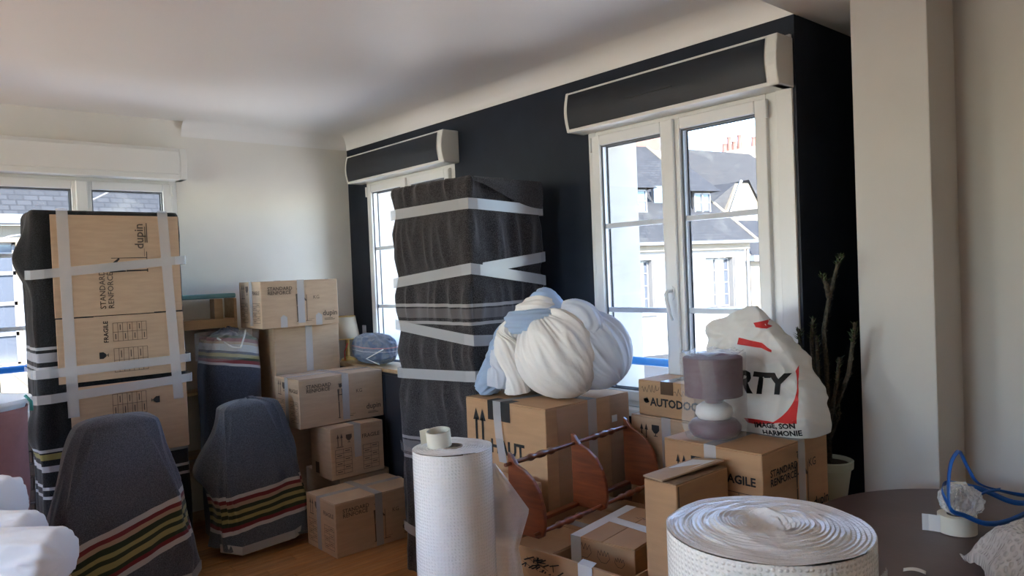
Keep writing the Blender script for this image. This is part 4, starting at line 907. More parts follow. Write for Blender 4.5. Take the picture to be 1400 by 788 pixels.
# ------------------------------------------------------------------ blanket covered armchairs
def drape(name, loc, rz, label, m, top, bottom, h, tilt=0.0, seed=0.0, ear=None, hem=0.06, group='armchairs covered with striped blankets'):
    """blanket over an armchair: rounded section growing from the back-rest top to the hem; top / bottom = (x0, x1, y0, y1)"""
    r = empty(name, loc, rz, label, 'armchair', group)
    def sect(k, u):
        a = 2 * PI * u; ca, sa = math.cos(a), math.sin(a); e = 0.50
        cx = math.copysign(abs(ca) ** e, ca); cy = math.copysign(abs(sa) ** e, sa)
        X0, X1, Y0, Y1 = [top[i] + (bottom[i] - top[i]) * k for i in range(4)]
        return (X0 + X1) / 2 + cx * (X1 - X0) / 2, (Y0 + Y1) / 2 + cy * (Y1 - Y0) / 2
    def fn(u, v):
        if v < 0.16:                      # closed top
            q = v / 0.16; x, y = sect(0.0, u); cx, cy = (top[0] + top[1]) / 2, (top[2] + top[3]) / 2
            q2 = math.sin(q * PI / 2)
            z = h - 0.05 * (1 - math.cos(q * PI / 2)) + tilt * 0
            p = Vector((cx + (x - cx) * q2, cy + (y - cy) * q2, z))
        else:
            k = (v - 0.16) / 0.84; x, y = sect(k ** 0.78, u); z = (h - 0.05) * (1 - k) + hem * k
            p = Vector((x, y, z))
        k = max(0.0, (v - 0.16) / 0.84); c = Vector(((bottom[0] + bottom[1]) / 2, (bottom[2] + bottom[3]) / 2, p.z)); n = (p - c); n.z = 0
        n = n.normalized() if n.length > 1e-5 else Vector((0, 0, 1))
        f = 0.045 * k * ridge(u * 11 + seed, k * 1.2 + seed, seed) + 0.020 * nz(u * 6, k * 3, seed + 4) + 0.012 * ridge(u * 24, k * 3, seed + 8) * k
        cr = 0.0
        for c0, sl, dp in ((0.03, 0.10, 0.030), (0.93, -0.06, 0.022), (0.11, -0.05, 0.020), (0.86, 0.09, 0.026), (0.19, 0.05, 0.02), (0.78, -0.03, 0.02)):
            dd = abs(((u - c0 - sl * k + 0.012 * nz(k * 6, seed + c0 * 9)) + 0.5) % 1.0 - 0.5); cr += dp * math.exp(-dd / 0.018) * (0.35 + 0.65 * math.sin(PI * min(1, k * 1.1)))
        p = p + n * (f + cr - 0.03 * k)
        if ear:
            p = p + Vector(ear[0]) * math.exp(-((u - ear[1]) / 0.05) ** 2 - ((k - ear[2]) / 0.18) ** 2)
        p.z += 0.012 * nz(u * 7, v * 5, seed + 2)
        if v >= 0.999: p.z = hem + 0.03 * nz(u * 9, seed)
        p.z = max(p.z, 0.006)
        return p
    MB().grid(fn, 200, 110, closed_u=True).build('blanket', m, r, smooth=True, solid=0.006)
    # the chair's own dark legs under the hem
    for x in (bottom[0] + 0.10, bottom[1] - 0.12):
        for y in (bottom[2] + 0.14, bottom[3] - 0.14):
            MB().tube([(x, y, 0.0), (x, y, 0.30)], [0.016, 0.022], 10).build('leg', M['black'], r, smooth=True, auto=0.8)
    part_box('seat', (bottom[0] + 0.07, bottom[2] + 0.11, 0.24), (bottom[1] - 0.09, bottom[3] - 0.11, 0.36), M['black'], r, 0.03)
    return r
chA = drape('covered_armchair', (0.85, -1.85, 0), 0.0, 'armchair under grey blanket, leaning stripes, before the cardboard-fronted wrapped furniture', M['chair_cloth_a'], (-0.20, 0.04, -0.17, 0.20), (-0.28, 0.24, -0.40, 0.32), 0.89, seed=1.3)
strip_part(chA, [(0.25, -0.32, 0.05), (0.27, 0.0, 0.06), (0.245, 0.25, 0.055), (0.10, 0.345, 0.06)], (0, 0, 0.026))
chB = drape('covered_armchair', (0.75, -1.12, 0), 0.0, 'armchair under slate blanket, level stripes, beside the corner stack of boxes', M['chair_cloth_b'], (-0.11, 0.08, -0.19, 0.15), (-0.15, 0.165, -0.24, 0.30), 0.875, seed=5.2, ear=((0.02, -0.14, -0.02), 0.75, 0.38))
strip_part(chB, [(0.10, -0.25, 0.08), (0.185, -0.16, 0.06), (0.185, 0.15, 0.075), (0.14, 0.27, 0.10)], (0, 0, 0.024))

# blanket-wrapped roll with plastic at its top, between the covered armchair and the tall carton
wr = empty('wrapped_chair', (0.335, -1.085, 0), 0.0, 'upright bundle in navy blanket with striped collar and plastic top', 'wrapped bundle')
def fn(u, v):
    a = 2 * PI * u; z = 1.20 * v; f = 1 + 0.05 * ridge(u * 9, z * 1.2, 3.3) + 0.03 * nz(u * 7, z * 4, 2)
    if z > 1.0: f *= 1 - 0.25 * (z - 1.0) / 0.2 * (0.5 + 0.5 * math.sin(a * 3))
    return (0.135 * math.copysign(abs(math.cos(a)) ** 0.7, math.cos(a)) * f, 0.175 * math.copysign(abs(math.sin(a)) ** 0.7, math.sin(a)) * f, z + (0.03 * math.sin(a * 2 + 1) if v > 0.97 else 0))
MB().grid(fn, 120, 80, closed_u=True).build('blanket', M['roll_cloth'], wr, smooth=True)
def fn(u, v):
    a = 2 * PI * u; r = 1 - v; f = 0.75 + 0.25 * ridge(u * 8, v * 2, 7)
    return (0.125 * math.cos(a) * r * f, 0.165 * math.sin(a) * r * f + 0.01, 1.17 + 0.085 * math.sin(v * PI / 2) + 0.03 * ridge(u * 7 + v, v * 3, 1))
MB().grid(fn, 70, 20, closed_u=True).build('gathered_top', M['roll_cloth'], wr, smooth=True)
def fn(u, v):
    a = 2 * PI * u; f = 1.02 + 0.06 * ridge(u * 7, v * 3, 11)
    r = 1.0 if v < 0.6 else 1 - (v - 0.6) / 0.4 * 0.9
    return (0.142 * math.cos(a) * r * f, 0.182 * math.sin(a) * r * f, 1.08 + 0.17 * min(1, v / 0.6) + 0.03 * max(0, v - 0.6))
MB().grid(fn, 70, 20, closed_u=True).build('plastic_film', M['film'], wr, smooth=True)
MB().tube([(0.10, -0.10, 1.22), (0.15, -0.03, 1.16), (0.155, 0.02, 1.15), (0.12, 0.06, 1.22), (0.04, 0.10, 1.25)], 0.006, 8).build('strap', M['paper'], wr, smooth=True)

# pine bookcase with a teal board on top
bc = empty('bookcase', (0.10, -1.165, 0), 0.0, 'pale pine bookcase end against the cream wall behind navy bundle', 'bookcase')
for y in (-0.205, 0.185): part_box('side', (-0.085, y, 0), (0.085, y + 0.02, 1.455), M['pine'], bc)
for z in (0.05, 0.45, 0.85, 1.265): part_box('shelf', (-0.085, -0.185, z), (0.085, 0.185, z + 0.02 if z < 1.2 else z + 0.06), M['pine'], bc)
part_box('upright', (0.0, 0.06, 1.325), (0.085, 0.115, 1.455), M['pine'], bc)
part_box('back_panel', (-0.092, -0.2, 0.05), (-0.086, 0.2, 1.45), M['white_wall'], bc, 0)
bo = MB(); bo.prism([(0.0, -0.27), (0.10, -0.27), (0.12, -0.22), (0.12, 0.20), (0.0, 0.20)], 'z', 0, 0.03)
o = tag(bo.build('teal_board', M['teal'], bevel=0.008), 'flat teal board lying on top of the pine bookcase', 'board'); o.location = (0.06, -1.16, 1.458)

# dark cabinet in the corner with lamp and denim coloured bundle on it
cb = empty('dark_cabinet', (0.85, -0.145, 0), 0.0, 'low dark slate cabinet with wooden top between the corner stack and tower', 'cabinet')
part_box('body', (-0.73, -0.115, 0), (0.73, 0.12, 0.93), M['dark_cab'], cb, 0.004)
part_box('top', (-0.74, -0.12, 0.93), (0.74, 0.125, 0.955), M['pine'], cb, 0.004)
for x in (-0.72, 0.005): part_box('door', (x, -0.126, 0.04), (x + 0.715, -0.1145, 0.915), M['dark_cab'], cb, 0.003)
lp = empty('table_lamp', (0.165, -0.155, 0.955), 0.0, 'small table lamp with cream conical shade and gold rim on dark cabinet', 'lamp')
MB().lathe([(0.05, 0), (0.05, 0.012), (0.016, 0.03), (0.014, 0.2)], 20).build('base', M['gold'], lp, smooth=True, auto=0.7)
MB().lathe([(0.090, 0.16), (0.062, 0.325)], 32, capb=False, capt=False).build('shade', M['shade'], lp, smooth=True, solid=0.002)
for r0, z in ((0.0625, 0.322), (0.0905, 0.160)): MB().lathe([(r0 + 0.001, z - 0.004), (r0 + 0.002, z), (r0, z + 0.004)], 32, capb=False, capt=False).build('rim', M['gold'], lp, smooth=True, solid=0.0015)
bb = empty('blanket_bundle', (0.53, -0.148, 0.956), 0.0, 'denim blue blanket bundle in plastic on dark cabinet', 'blanket')
def blob(rx, ry, hz, seed, amp, nu=90, nv=50, sq=0.7, frac=3.0):
    def fn(u, v):
        a = 2 * PI * u; b = v * PI; sb = math.sin(b) ** sq if 0 < v < 1 else 0.0
        f = 1 + amp * ridge(math.cos(a) * frac, math.sin(a) * frac + seed, b * 1.5 + seed) + amp * 0.6 * nz(math.cos(a) * 5, math.sin(a) * 5, b * 4 + seed)
        return (rx * math.cos(a) * sb * f, ry * math.sin(a) * sb * f, hz / 2 - hz / 2 * math.copysign(abs(math.cos(b)) ** sq, math.cos(b)) * (f if v > 0.5 else 1))
    return MB().grid(fn, nu, nv, closed_u=True)
blob(0.225, 0.10, 0.20, 2.2, 0.10).build('blanket', M['blue_cloth'], bb, smooth=True)
blob(0.235, 0.104, 0.205, 6.2, 0.06).build('plastic_film', M['film'], bb, smooth=True)
MB().tube([(-0.20, -0.12, 0.02), (-0.21, -0.118, 0.08), (-0.19, -0.10, 0.14)], 0.004, 6).build('red_cord', M['red_ink'], bb, smooth=True)
MB().tube([(0.25, -0.115, 0.02), (0.10, -0.125, 0.05), (0.28, -0.10, 0.12)], 0.004, 6).build('cord', M['paper'], bb, smooth=True)
sk = empty('wall_socket', (0.155, -0.0005, 1.165), 0.0, 'small white wall socket on the dark wall beside the corner', 'socket')
part_box('plate', (-0.022, -0.010, -0.035), (0.022, 0, 0.035), M['pvc'], sk, 0.003); part_box('rocker', (-0.012, -0.014, -0.02), (0.012, -0.0095, 0.02), M['pvc'], sk, 0.002)

# ------------------------------------------------------------------ knotted sheets on the HAUT carton
kn = empty('sheet_bundle', (2.70, -0.46, 0.987), 0.0, 'big knotted bundle of white and pale blue bed sheets on tan carton', 'bundle')
def pleated(c, R, axis, seed, amp=0.09, squash=(1, 1, 1), nu=220, nv=110, zmin=0.004, fr=3.2):
    axis = Vector(axis).normalized(); q = Vector((0, 0, 1)).rotation_difference(axis); c = Vector(c)
    def fn(u, v):
        a = 2 * PI * u; th = v * PI; ca, sa = math.cos(a + 0.25 * v), math.sin(a + 0.25 * v)
        fold = ridge(ca * fr + 0.3 * nz(a, th * 2, seed), sa * fr, th * 0.55 + seed) ; fine = ridge(ca * fr * 2.3, sa * fr * 2.3, th * 0.9 + seed + 5)
        wgt = math.exp(-((th - 0.75) / 1.0) ** 2)
        r = R * (1 + amp * fold * (0.25 + wgt) + amp * 0.45 * fine * wgt - 0.22 * math.exp(-(th / 0.28) ** 2))
        p = q @ Vector((math.sin(th) * ca, math.sin(th) * sa, math.cos(th))) * r
        p = Vector((p.x * squash[0], p.y * squash[1], p.z * squash[2])) + c
        p.z = max(p.z, zmin + 0.004 * nz(p.x * 20, p.y * 20))
        return p
    return MB().grid(fn, nu, nv, closed_u=True)
pleated((0.0, -0.02, 0.190), 0.196, (-0.45, -0.25, 0.8), 1.1, squash=(1.0, 0.95, 1.0)).build('white_bulge', M['sheet_white'], kn, smooth=True)
pleated((0.095, 0.10, 0.19), 0.160, (-0.6, -0.3, 0.75), 4.4, 0.12).build('pale_bulge', M['sheet_pale'], kn, smooth=True)
pleated((-0.16, 0.03, 0.17), 0.13, (0.2, -0.1, 0.95), 8.1, 0.13, squash=(0.9, 1.0, 1.25)).build('blue_bulge', M['sheet_blue'], kn, smooth=True)
def rope(pts, r, seed, n=34, nv=60, amp=0.22, fr=1.8):
    P = [Vector(p) for p in pts]; m = len(P) - 1
    def at(t):
        s = t * m; i = min(int(s), m - 1); k = s - i
        p0, p1, p2, p3 = P[max(i - 1, 0)], P[i], P[i + 1], P[min(i + 2, m)]
        return 0.5 * ((2 * p1) + (p2 - p0) * k + (2 * p0 - 5 * p1 + 4 * p2 - p3) * k * k + (3 * p1 - p0 - 3 * p2 + p3) * k ** 3)
    def rad(t):
        s = t * m; i = min(int(s), m - 1); k = s - i; return r[i] * (1 - k) + r[i + 1] * k
    def fn(u, v):
        t = min(max(v, 0.001), 0.999); p = at(t); d = (at(min(t + 0.01, 1)) - at(max(t - 0.01, 0))).normalized()
        x = d.cross(Vector((0.2, 0.3, 0.93))).normalized(); y = d.cross(x); a = 2 * PI * u + 1.5 * v
        rr = rad(t) * (1 + amp * ridge(math.cos(a) * fr, math.sin(a) * fr, v * 1.2 + seed)) * (1 if 0 < v < 1 else 0.02)
        q = p + (x * math.cos(a) + y * math.sin(a)) * rr
        q.z = max(q.z, 0.004); return q
    return MB().grid(fn, n * 3, nv, closed_u=True)
rope([(-0.21, -0.07, 0.31), (-0.17, -0.14, 0.335), (-0.10, -0.15, 0.345), (-0.04, -0.10, 0.36), (-0.03, -0.02, 0.37), (-0.10, 0.02, 0.37)], [0.035, 0.045, 0.048, 0.045, 0.04, 0.03], 2).build('knot_wrap', M['sheet_blue'], kn, smooth=True)
rope([(-0.20, -0.03, 0.36), (-0.14, -0.10, 0.39), (-0.06, -0.08, 0.41), (-0.05, -0.02, 0.40)], [0.03, 0.04, 0.04, 0.03], 5).build('knot_wrap', M['sheet_white'], kn, smooth=True)
rope([(-0.18, -0.02, 0.33), (-0.13, -0.02, 0.40), (-0.09, -0.03, 0.445), (-0.05, -0.02, 0.43), (-0.03, 0.0, 0.37)], [0.05, 0.055, 0.035, 0.03, 0.04], 7, amp=0.3).build('knot_ear', M['sheet_blue'], kn, smooth=True)
rope([(-0.16, -0.10, 0.33), (-0.20, -0.15, 0.28), (-0.20, -0.17, 0.20), (-0.17, -0.15, 0.10), (-0.17, -0.14, 0.02)], [0.04, 0.05, 0.045, 0.04, 0.05], 9).build('sheet_fold', M['sheet_white'], kn, smooth=True)
rope([(-0.18, -0.04, 0.34), (-0.25, -0.10, 0.25), (-0.29, -0.14, 0.13), (-0.33, -0.18, 0.05), (-0.36, -0.20, 0.012)], [0.05, 0.065, 0.06, 0.05, 0.03], 12, amp=0.3).build('hanging_tail', M['sheet_blue'], kn, smooth=True)
rope([(-0.12, -0.07, 0.30), (-0.22, -0.12, 0.24), (-0.24, -0.16, 0.12), (-0.25, -0.17, 0.04)], [0.05, 0.06, 0.055, 0.05], 15, amp=0.3).build('hanging_tail', M['sheet_pale'], kn, smooth=True)
rope([(0.02, -0.02, 0.39), (0.06, 0.0, 0.385), (0.11, 0.02, 0.36), (0.15, 0.02, 0.30), (0.15, -0.01, 0.22)], [0.03, 0.045, 0.05, 0.05, 0.03], 18).build('sheet_fold', M['sheet_pale'], kn, smooth=True)

# ------------------------------------------------------------------ white plastic bag
bag = empty('plastic_bag', (3.575, -0.282, 0.932), 0.0, 'crumpled white plastic carrier bag with red ring and black lettering', 'bag')
SIL = [(0.0, -0.16, 0.215), (0.02, -0.18, 0.215), (0.07, -0.185, 0.205), (0.15, -0.20, 0.185), (0.20, -0.21, 0.165), (0.26, -0.225, 0.145), (0.31, -0.235, 0.10), (0.36, -0.24, 0.055), (0.40, -0.20, 0.02), (0.435, -0.09, -0.01), (0.455, -0.055, -0.03)]
TH_ = [0.115, 0.12, 0.115, 0.10, 0.09, 0.075, 0.06, 0.045, 0.03, 0.018, 0.008]
def lerp_tab(z):
    for i in range(len(SIL) - 1):
        if z <= SIL[i + 1][0]:
            k = (z - SIL[i][0]) / (SIL[i + 1][0] - SIL[i][0]); return SIL[i][1] + (SIL[i + 1][1] - SIL[i][1]) * k, SIL[i][2] + (SIL[i + 1][2] - SIL[i][2]) * k, TH_[i] + (TH_[i + 1] - TH_[i]) * k
    return SIL[-1][1], SIL[-1][2], TH_[-1]
def fn(u, v):
    if v < 0.08: q = v / 0.08; z = 0.0
    else: q = 1.0; z = 0.455 * (v - 0.08) / 0.92
    a, b, t = lerp_tab(z); an = 2 * PI * u; ca, sa = math.cos(an), math.sin(an); e = 0.55
    x = (a + b) / 2 + (b - a) / 2 * math.copysign(abs(ca) ** e, ca) * q; y = t * math.copysign(abs(sa) ** e, sa) * q
    g = 0.020 * ridge(x * 8 + 1, z * 8 + y * 5, 2.2) + 0.018 * nz(x * 6, z * 7, y * 6 + 3) + 0.009 * ridge(x * 20, z * 18 + y * 9, 8)
    k = min(1, z / 0.05)
    return (x + g * 0.5 * ca * k, y + g * (1 if sa > 0 else -1) * min(1, abs(sa) * 2) * k, max(z + 0.006 * nz(x * 12, y * 12, z * 9) * k, 0.001))
bagmb = MB().grid(fn, 220, 110, closed_u=True)
bago = bagmb.build('body', M['bag'], bag, smooth=True)
bvh = BVHTree.FromPolygons(bagmb.v, bagmb.f)
VDIR = Vector((-0.751509, 0.659376, 0.0)).normalized()
def project(me, name, m, parent, tree, origin, rot=0.0, off=0.0022, cuts=2, du=Vector((0.95, 0.31, 0)).normalized()):
    """lay a flat mesh (u, v) on a crumpled front: cast from the front straight at the surface"""
    bm = bmesh.new(); bm.from_mesh(me)
    bmesh.ops.triangulate(bm, faces=bm.faces)
    for _ in range(cuts): bmesh.ops.subdivide_edges(bm, edges=[e_ for e_ in bm.edges if e_.calc_length() > 0.008], cuts=1)
    bmesh.ops.triangulate(bm, faces=bm.faces)
    nd = Vector((0, 0, 1)).cross(du).normalized()      # pointing into the bag
    bad = []
    for v in bm.verts:
        x = v.co.x * math.cos(rot) - v.co.y * math.sin(rot); y = v.co.x * math.sin(rot) + v.co.y * math.cos(rot)
        p = Vector(origin) + du * x + Vector((0, 0, y)); hit = tree.ray_cast(p - nd * 0.6, nd, 2.0)
        if hit[0] is None: bad.append(v); continue
        v.co = hit[0] - nd * off
    bmesh.ops.delete(bm, geom=bad, context='VERTS')
    out = bpy.data.meshes.new(name); bm.to_mesh(out); bm.free(); out.materials.append(M[m])
    o = bpy.data.objects.new(name, out); col.objects.link(o); o.parent = parent; return o
def ring(fo, fi, a0, a1, n=26):
    polys = []
    for i in range(n):
        t0, t1 = a0 + (a1 - a0) * i / n, a0 + (a1 - a0) * (i + 1) / n
        polys.append([fi(t0), fo(t0), fo(t1), fi(t1)])
    return flat(polys)
C0 = (-0.02, 0.185)
def circ(r, cx=C0[0], cy=C0[1]): return lambda t: (cx + r * math.cos(t), cy + r * math.sin(t))
project(ring(lambda t: (C0[0] + 0.165 * math.cos(t) / max(abs(math.cos(t)), 0.72) * 0.92, C0[1] + 0.172 * math.sin(t) / max(abs(math.sin(t)), 0.60) * 0.75), circ(0.148), -1.75, 0.30), 'red_ring', 'red_ink', bag, bvh, (0, 0, 0))
project(flat([[(-0.09, 0.315), (-0.085, 0.34), (0.0, 0.322), (0.04, 0.300), (0.04, 0.292), (0.0, 0.305)]]), 'red_ring', 'red_ink', bag, bvh, (0, 0, 0), cuts=4)
project(flat([[(0.085, 0.365), (0.115, 0.362), (0.088, 0.43)]]), 'red_ring', 'red_ink', bag, bvh, (0, 0, 0), cuts=4)
project(flat([[(-0.03, 0.395), (0.02, 0.405), (0.05, 0.39), (0.02, 0.375), (-0.02, 0.38)]]), 'red_ring', 'red_ink', bag, bvh, (0, 0, 0), cuts=4)
project(text_mesh('DARTY', 0.100, 0.0045, 0.15, 'RIGHT'), 'printed_text', 'ink', bag, bvh, (0.095, 0, 0.150), off=0.003)
project(text_mesh('IMAGE, SON', 0.027, 0.0010, 0.0, 'RIGHT'), 'printed_text', 'ink', bag, bvh, (0.135, 0, 0.040), 0.10, off=0.003)
project(text_mesh('HARMONIE', 0.027, 0.0010, 0.0, 'RIGHT'), 'printed_text', 'ink', bag, bvh, (0.155, 0, 0.014), 0.10, off=0.003)

# purple lamp in clear film
pl_ = empty('wrapped_lamp', (3.512, -0.533, 0.932), 0.0, 'aubergine lamp with drum shade wrapped in clear film on printed box', 'lamp')
MB().lathe([(0.055, 0.0), (0.078, 0.008), (0.092, 0.03), (0.092, 0.045), (0.078, 0.062), (0.06, 0.07)], 40).build('base', M['purple_base'], pl_, smooth=True)
MB().lathe([(0.055, 0.068), (0.066, 0.085), (0.062, 0.11), (0.04, 0.125)], 32).build('body', M['sheet_white'], pl_, smooth=True)
MB().lathe([(0.03, 0.122), (0.035, 0.135), (0.03, 0.16)], 24).build('neck', M['purple_base'], pl_, smooth=True)
MB().lathe([(0.097, 0.150), (0.100, 0.152), (0.103, 0.286), (0.100, 0.289)], 48).build('shade', M['purple'], pl_, smooth=True, auto=0.6)
def fn(u, v):
    a = 2 * PI * u; z = 0.302 * v; f = 0.108 + 0.006 * ridge(u * 13, z * 6, 4) + 0.003 * nz(u * 30, z * 20)
    if z < 0.05: f *= 0.90 + 0.1 * z / 0.05
    return (f * math.cos(a), f * math.sin(a), z + 0.002)
MB().grid(fn, 90, 40, closed_u=True).build('film', M['film'], pl_, smooth=True)
MB().grid(lambda u, v: (math.cos(2 * PI * u) * 0.110 * (1 - v), math.sin(2 * PI * u) * 0.110 * (1 - v), 0.302 + 0.012 * ridge(u * 9, v * 3, 6) * (1 - v)), 60, 12, closed_u=True).build('film_top', M['film_bright'], pl_, smooth=True)
strip_part(pl_, [(0.045, -0.112, 0.29), (0.058, -0.106, 0.20), (0.05, -0.108, 0.14)], (0.022, 0.010, 0), 'tape', 'tape_clear')

# ------------------------------------------------------------------ succulent in the recess
pt = empty('potted_plant', (3.705, -0.075, 0.0), 0.0, 'tall thin branching succulent in pale green pot beside the pillar', 'plant')
MB().lathe([(0.012, 0.0), (0.012, 0.0)], 3) 
stl = empty('plant_stool', (3.705, -0.075, 0.0), 0.0, 'small dark stool under the green plant pot by the pillar', 'stool')
MB().lathe([(0.085, 0.60), (0.088, 0.612), (0.085, 0.624)], 24).build('seat', M['black'], stl, smooth=True, auto=0.7)
for k in range(3):
    a = k * 2 * PI / 3 + 0.4; MB().tube([(0.075 * math.cos(a), 0.075 * math.sin(a), 0.002), (0.05 * math.cos(a), 0.05 * math.sin(a), 0.602)], 0.009, 8).build('leg', M['black'], stl, smooth=True)
pt.location.z = 0.626
MB().lathe([(0.052, 0.0), (0.056, 0.004), (0.076, 0.135), (0.084, 0.138), (0.086, 0.165), (0.079, 0.168), (0.072, 0.150)], 40, capt=False).build('pot', M['pot'], pt, smooth=True, auto=0.7)
MB().lathe([(0.0725, 0.140), (0.0725, 0.152)], 28).build('soil', M['soil'], pt)
rr = random.Random(11)
stems = [[(0, 0, .15), (.005, .0, .35), (.0, .0, .55), (-.005, 0, .66), (.02, 0, .78), (.055, 0, .90), (.07, 0, .94)],
         [(0, 0, .33), (-.03, 0, .42), (-.05, 0, .52), (-.055, 0, .62), (-.045, 0, .70)], [(0, 0, .30), (-.045, -.01, .40), (-.075, 0, .50), (-.095, -.01, .60), (-.10, -.01, .66)],
         [(.0, 0, .32), (.045, 0, .40), (.085, 0, .50), (.10, 0, .60), (.118, -.01, .69)], [(.0, 0, .28), (.03, -.02, .38), (.05, -.02, .47), (.06, -.02, .56)],
         [(.0, 0, .25), (-.02, -.02, .38), (-.015, -.03, .50), (-.02, -.03, .64)], [(.02, 0, .78), (.015, -.01, .83), (.0, -.01, .87)], [(0, 0, .24), (.03, .02, .33), (.035, .02, .42)]]
lf = MB(); th = MB()
for s in stems:
    P = [Vector(p) for p in s]; n = len(P)
    MB().tube(P, [0.0105 - 0.0045 * i / (n - 1) for i in range(n)], 9).build('stem', M['stem'], pt, smooth=True)
    for i in range(n - 1):
        for k in range(34):
            p = P[i].lerp(P[i + 1], rr.random()); a = rr.random() * 2 * PI; d = Vector((math.cos(a), math.sin(a), 0.5 + rr.random() * 0.6)).normalized(); L = 0.008 + rr.random() * 0.008
            sd = d.cross(Vector((0, 0, 1))).normalized() * 0.0022; q = p + Vector((math.cos(a), math.sin(a), 0)) * 0.008
            tip = i >= n - 2 and rr.random() < 0.75
            if tip: L *= 1.4; sd *= 1.7
            (lf if tip else th).add([q - sd, q + sd, q + d * L + sd * 0.2, q + d * L - sd * 0.2, q + Vector((0, 0, 0.002))], [(0, 1, 2, 3), (0, 4, 3), (1, 2, 4)])
tag(lf.build('leaves', M['leaf'], pt), kind='stuff'); tag(th.build('spines', M['stem'], pt), kind='stuff')

# ------------------------------------------------------------------ oval table with rolls, strap, tape
tb = empty('oval_table', (4.35, -1.08, 0), 0.0, 'dark brown oval dining table in front of the pillar', 'table')
def oval(r, cy):
    return [(r * math.cos(a), cy + r * math.sin(a)) for a in [PI * i / 40 for i in range(41)]] + [(r * math.cos(a), -cy + r * math.sin(a)) for a in [PI + PI * i / 40 for i in range(41)]]
MB().prism(oval(0.485, 0.62), 'z', 0.722, 0.75).build('top', M['table_top'], tb, bevel=0.006, seg=3)
MB().prism(oval(0.40, 0.55), 'z', 0.64, 0.722).build('apron', M['table_leg'], tb, bevel=0.003)
for x in (-0.29, 0.29):
    for y in (-0.72, 0.72): MB().tube([(x, y, 0), (x, y, 0.64)], [0.025, 0.034], 12).build('leg', M['table_leg'], tb, smooth=True, auto=0.8)
# wide bubble wrap roll lying on its end on the table
ra = empty('bubble_wrap_roll', (4.285, -1.53, 0.751), 0.0, 'wide low roll of bubble wrap standing on the brown table', 'bubble wrap')
RA, HA = 0.187, 0.302
def fn(u, v):
    a = 2 * PI * u; r = RA * (1 + 0.006 * nz(math.cos(a) * 3, math.sin(a) * 3, v * 2)); return (r * math.cos(a), r * math.sin(a), HA * v - (0.004 if v > 0.99 else 0))
MB().grid(fn, 120, 8, closed_u=True).build('outer_layer', M['bubble_wide'], ra, smooth=True)
def fn(u, v):
    a = 2 * PI * u; r = RA * (1 - v) ** 0.95; s = r / 0.0085 + u
    z = HA - 0.003 + 0.0035 * (s % 1.0 - 0.5) + 0.004 * nz(r * 60, math.cos(a) * 2, math.sin(a) * 2)
    z += 0.012 * math.exp(-((r - 0.075) / 0.05) ** 2) - 0.040 * math.exp(-(r / 0.030) ** 2) + 0.020 * math.exp(-((r * math.cos(a) + 0.01) / 0.03) ** 2 - ((r * math.sin(a) - 0.035) / 0.014) ** 2)
    rr2 = r * (1 + 0.006 * nz(math.cos(a) * 3, math.sin(a) * 3, 2))
    return (rr2 * math.cos(a), rr2 * math.sin(a), z)
MB().grid(fn, 160, 132, closed_u=True).build('wound_end', M['bubble_top'], ra, smooth=True)
def fn(u, v):
    a = 0.15 + 0.55 * u; r = RA + 0.004 + 0.018 * u * u + 0.006 * nz(u * 6, v * 5); return (r * math.cos(a), r * math.sin(a), 0.004 + (HA - 0.06 - 0.02 * u) * v)
MB().grid(fn, 24, 14).build('loose_end', M['bubble_sheet'], ra, smooth=True)
# upright roll by the open carton
rb = empty('bubble_wrap_roll', (3.10, -1.392, 0), 0.0, 'tall upright roll of bubble wrap with a loose sheet beside the open carton', 'bubble wrap')
RB, HB = 0.128, 1.0
def fn(u, v):
    a = 2 * PI * u; r = RB * (1 + 0.010 * nz(math.cos(a) * 2, math.sin(a) * 2, v * 4)); return (r * math.cos(a), r * math.sin(a), HB * v - (0.005 if v > 0.99 else 0))
MB().grid(fn, 100, 40, closed_u=True).build('outer_layer', M['bubble'], rb, smooth=True)
def fn(u, v):
    a = 2 * PI * u; r = RB + (0.034 - RB) * v; s = r / 0.008 + u
    return (r * math.cos(a), r * math.sin(a), HB - 0.004 + 0.0025 * (s % 1.0 - 0.5) + 0.004 * nz(r * 50, math.cos(a) * 2, math.sin(a) * 2))
MB().grid(fn, 100, 60, closed_u=True).build('wound_end', M['bubble_top'], rb, smooth=True)
MB().lathe([(0.034, 0.9), (0.034, 1.0), (0.030, 1.0), (0.030, 0.9)], 32).build('core', M['core'], rb, smooth=True, auto=0.6)
def fn(u, v):
    z = 0.94 * (1 - v) + 0.01 * v
    lim = 0.012 + 0.105 * min(1, v / 0.17) if v < 0.17 else (0.117 - 0.04 * (v - 0.17) / 0.13 if v < 0.30 else 0.077 + 0.05 * min(1, (v - 0.30) / 0.4))
    s = u * lim; t = Vector((0.62, 0.785)); b = Vector((0.088, 0.088))
    off = 0.022 * math.sin(u * 3.0) * (0.4 + 0.8 * v) + 0.012 * nz(u * 4, v * 9) * u
    p = b + t * s + Vector((0.785, -0.62)) * off
    return (p.x, p.y, z)
MB().grid(fn, 30, 60).build('loose_sheet', M['bubble_sheet'], rb, smooth=True)
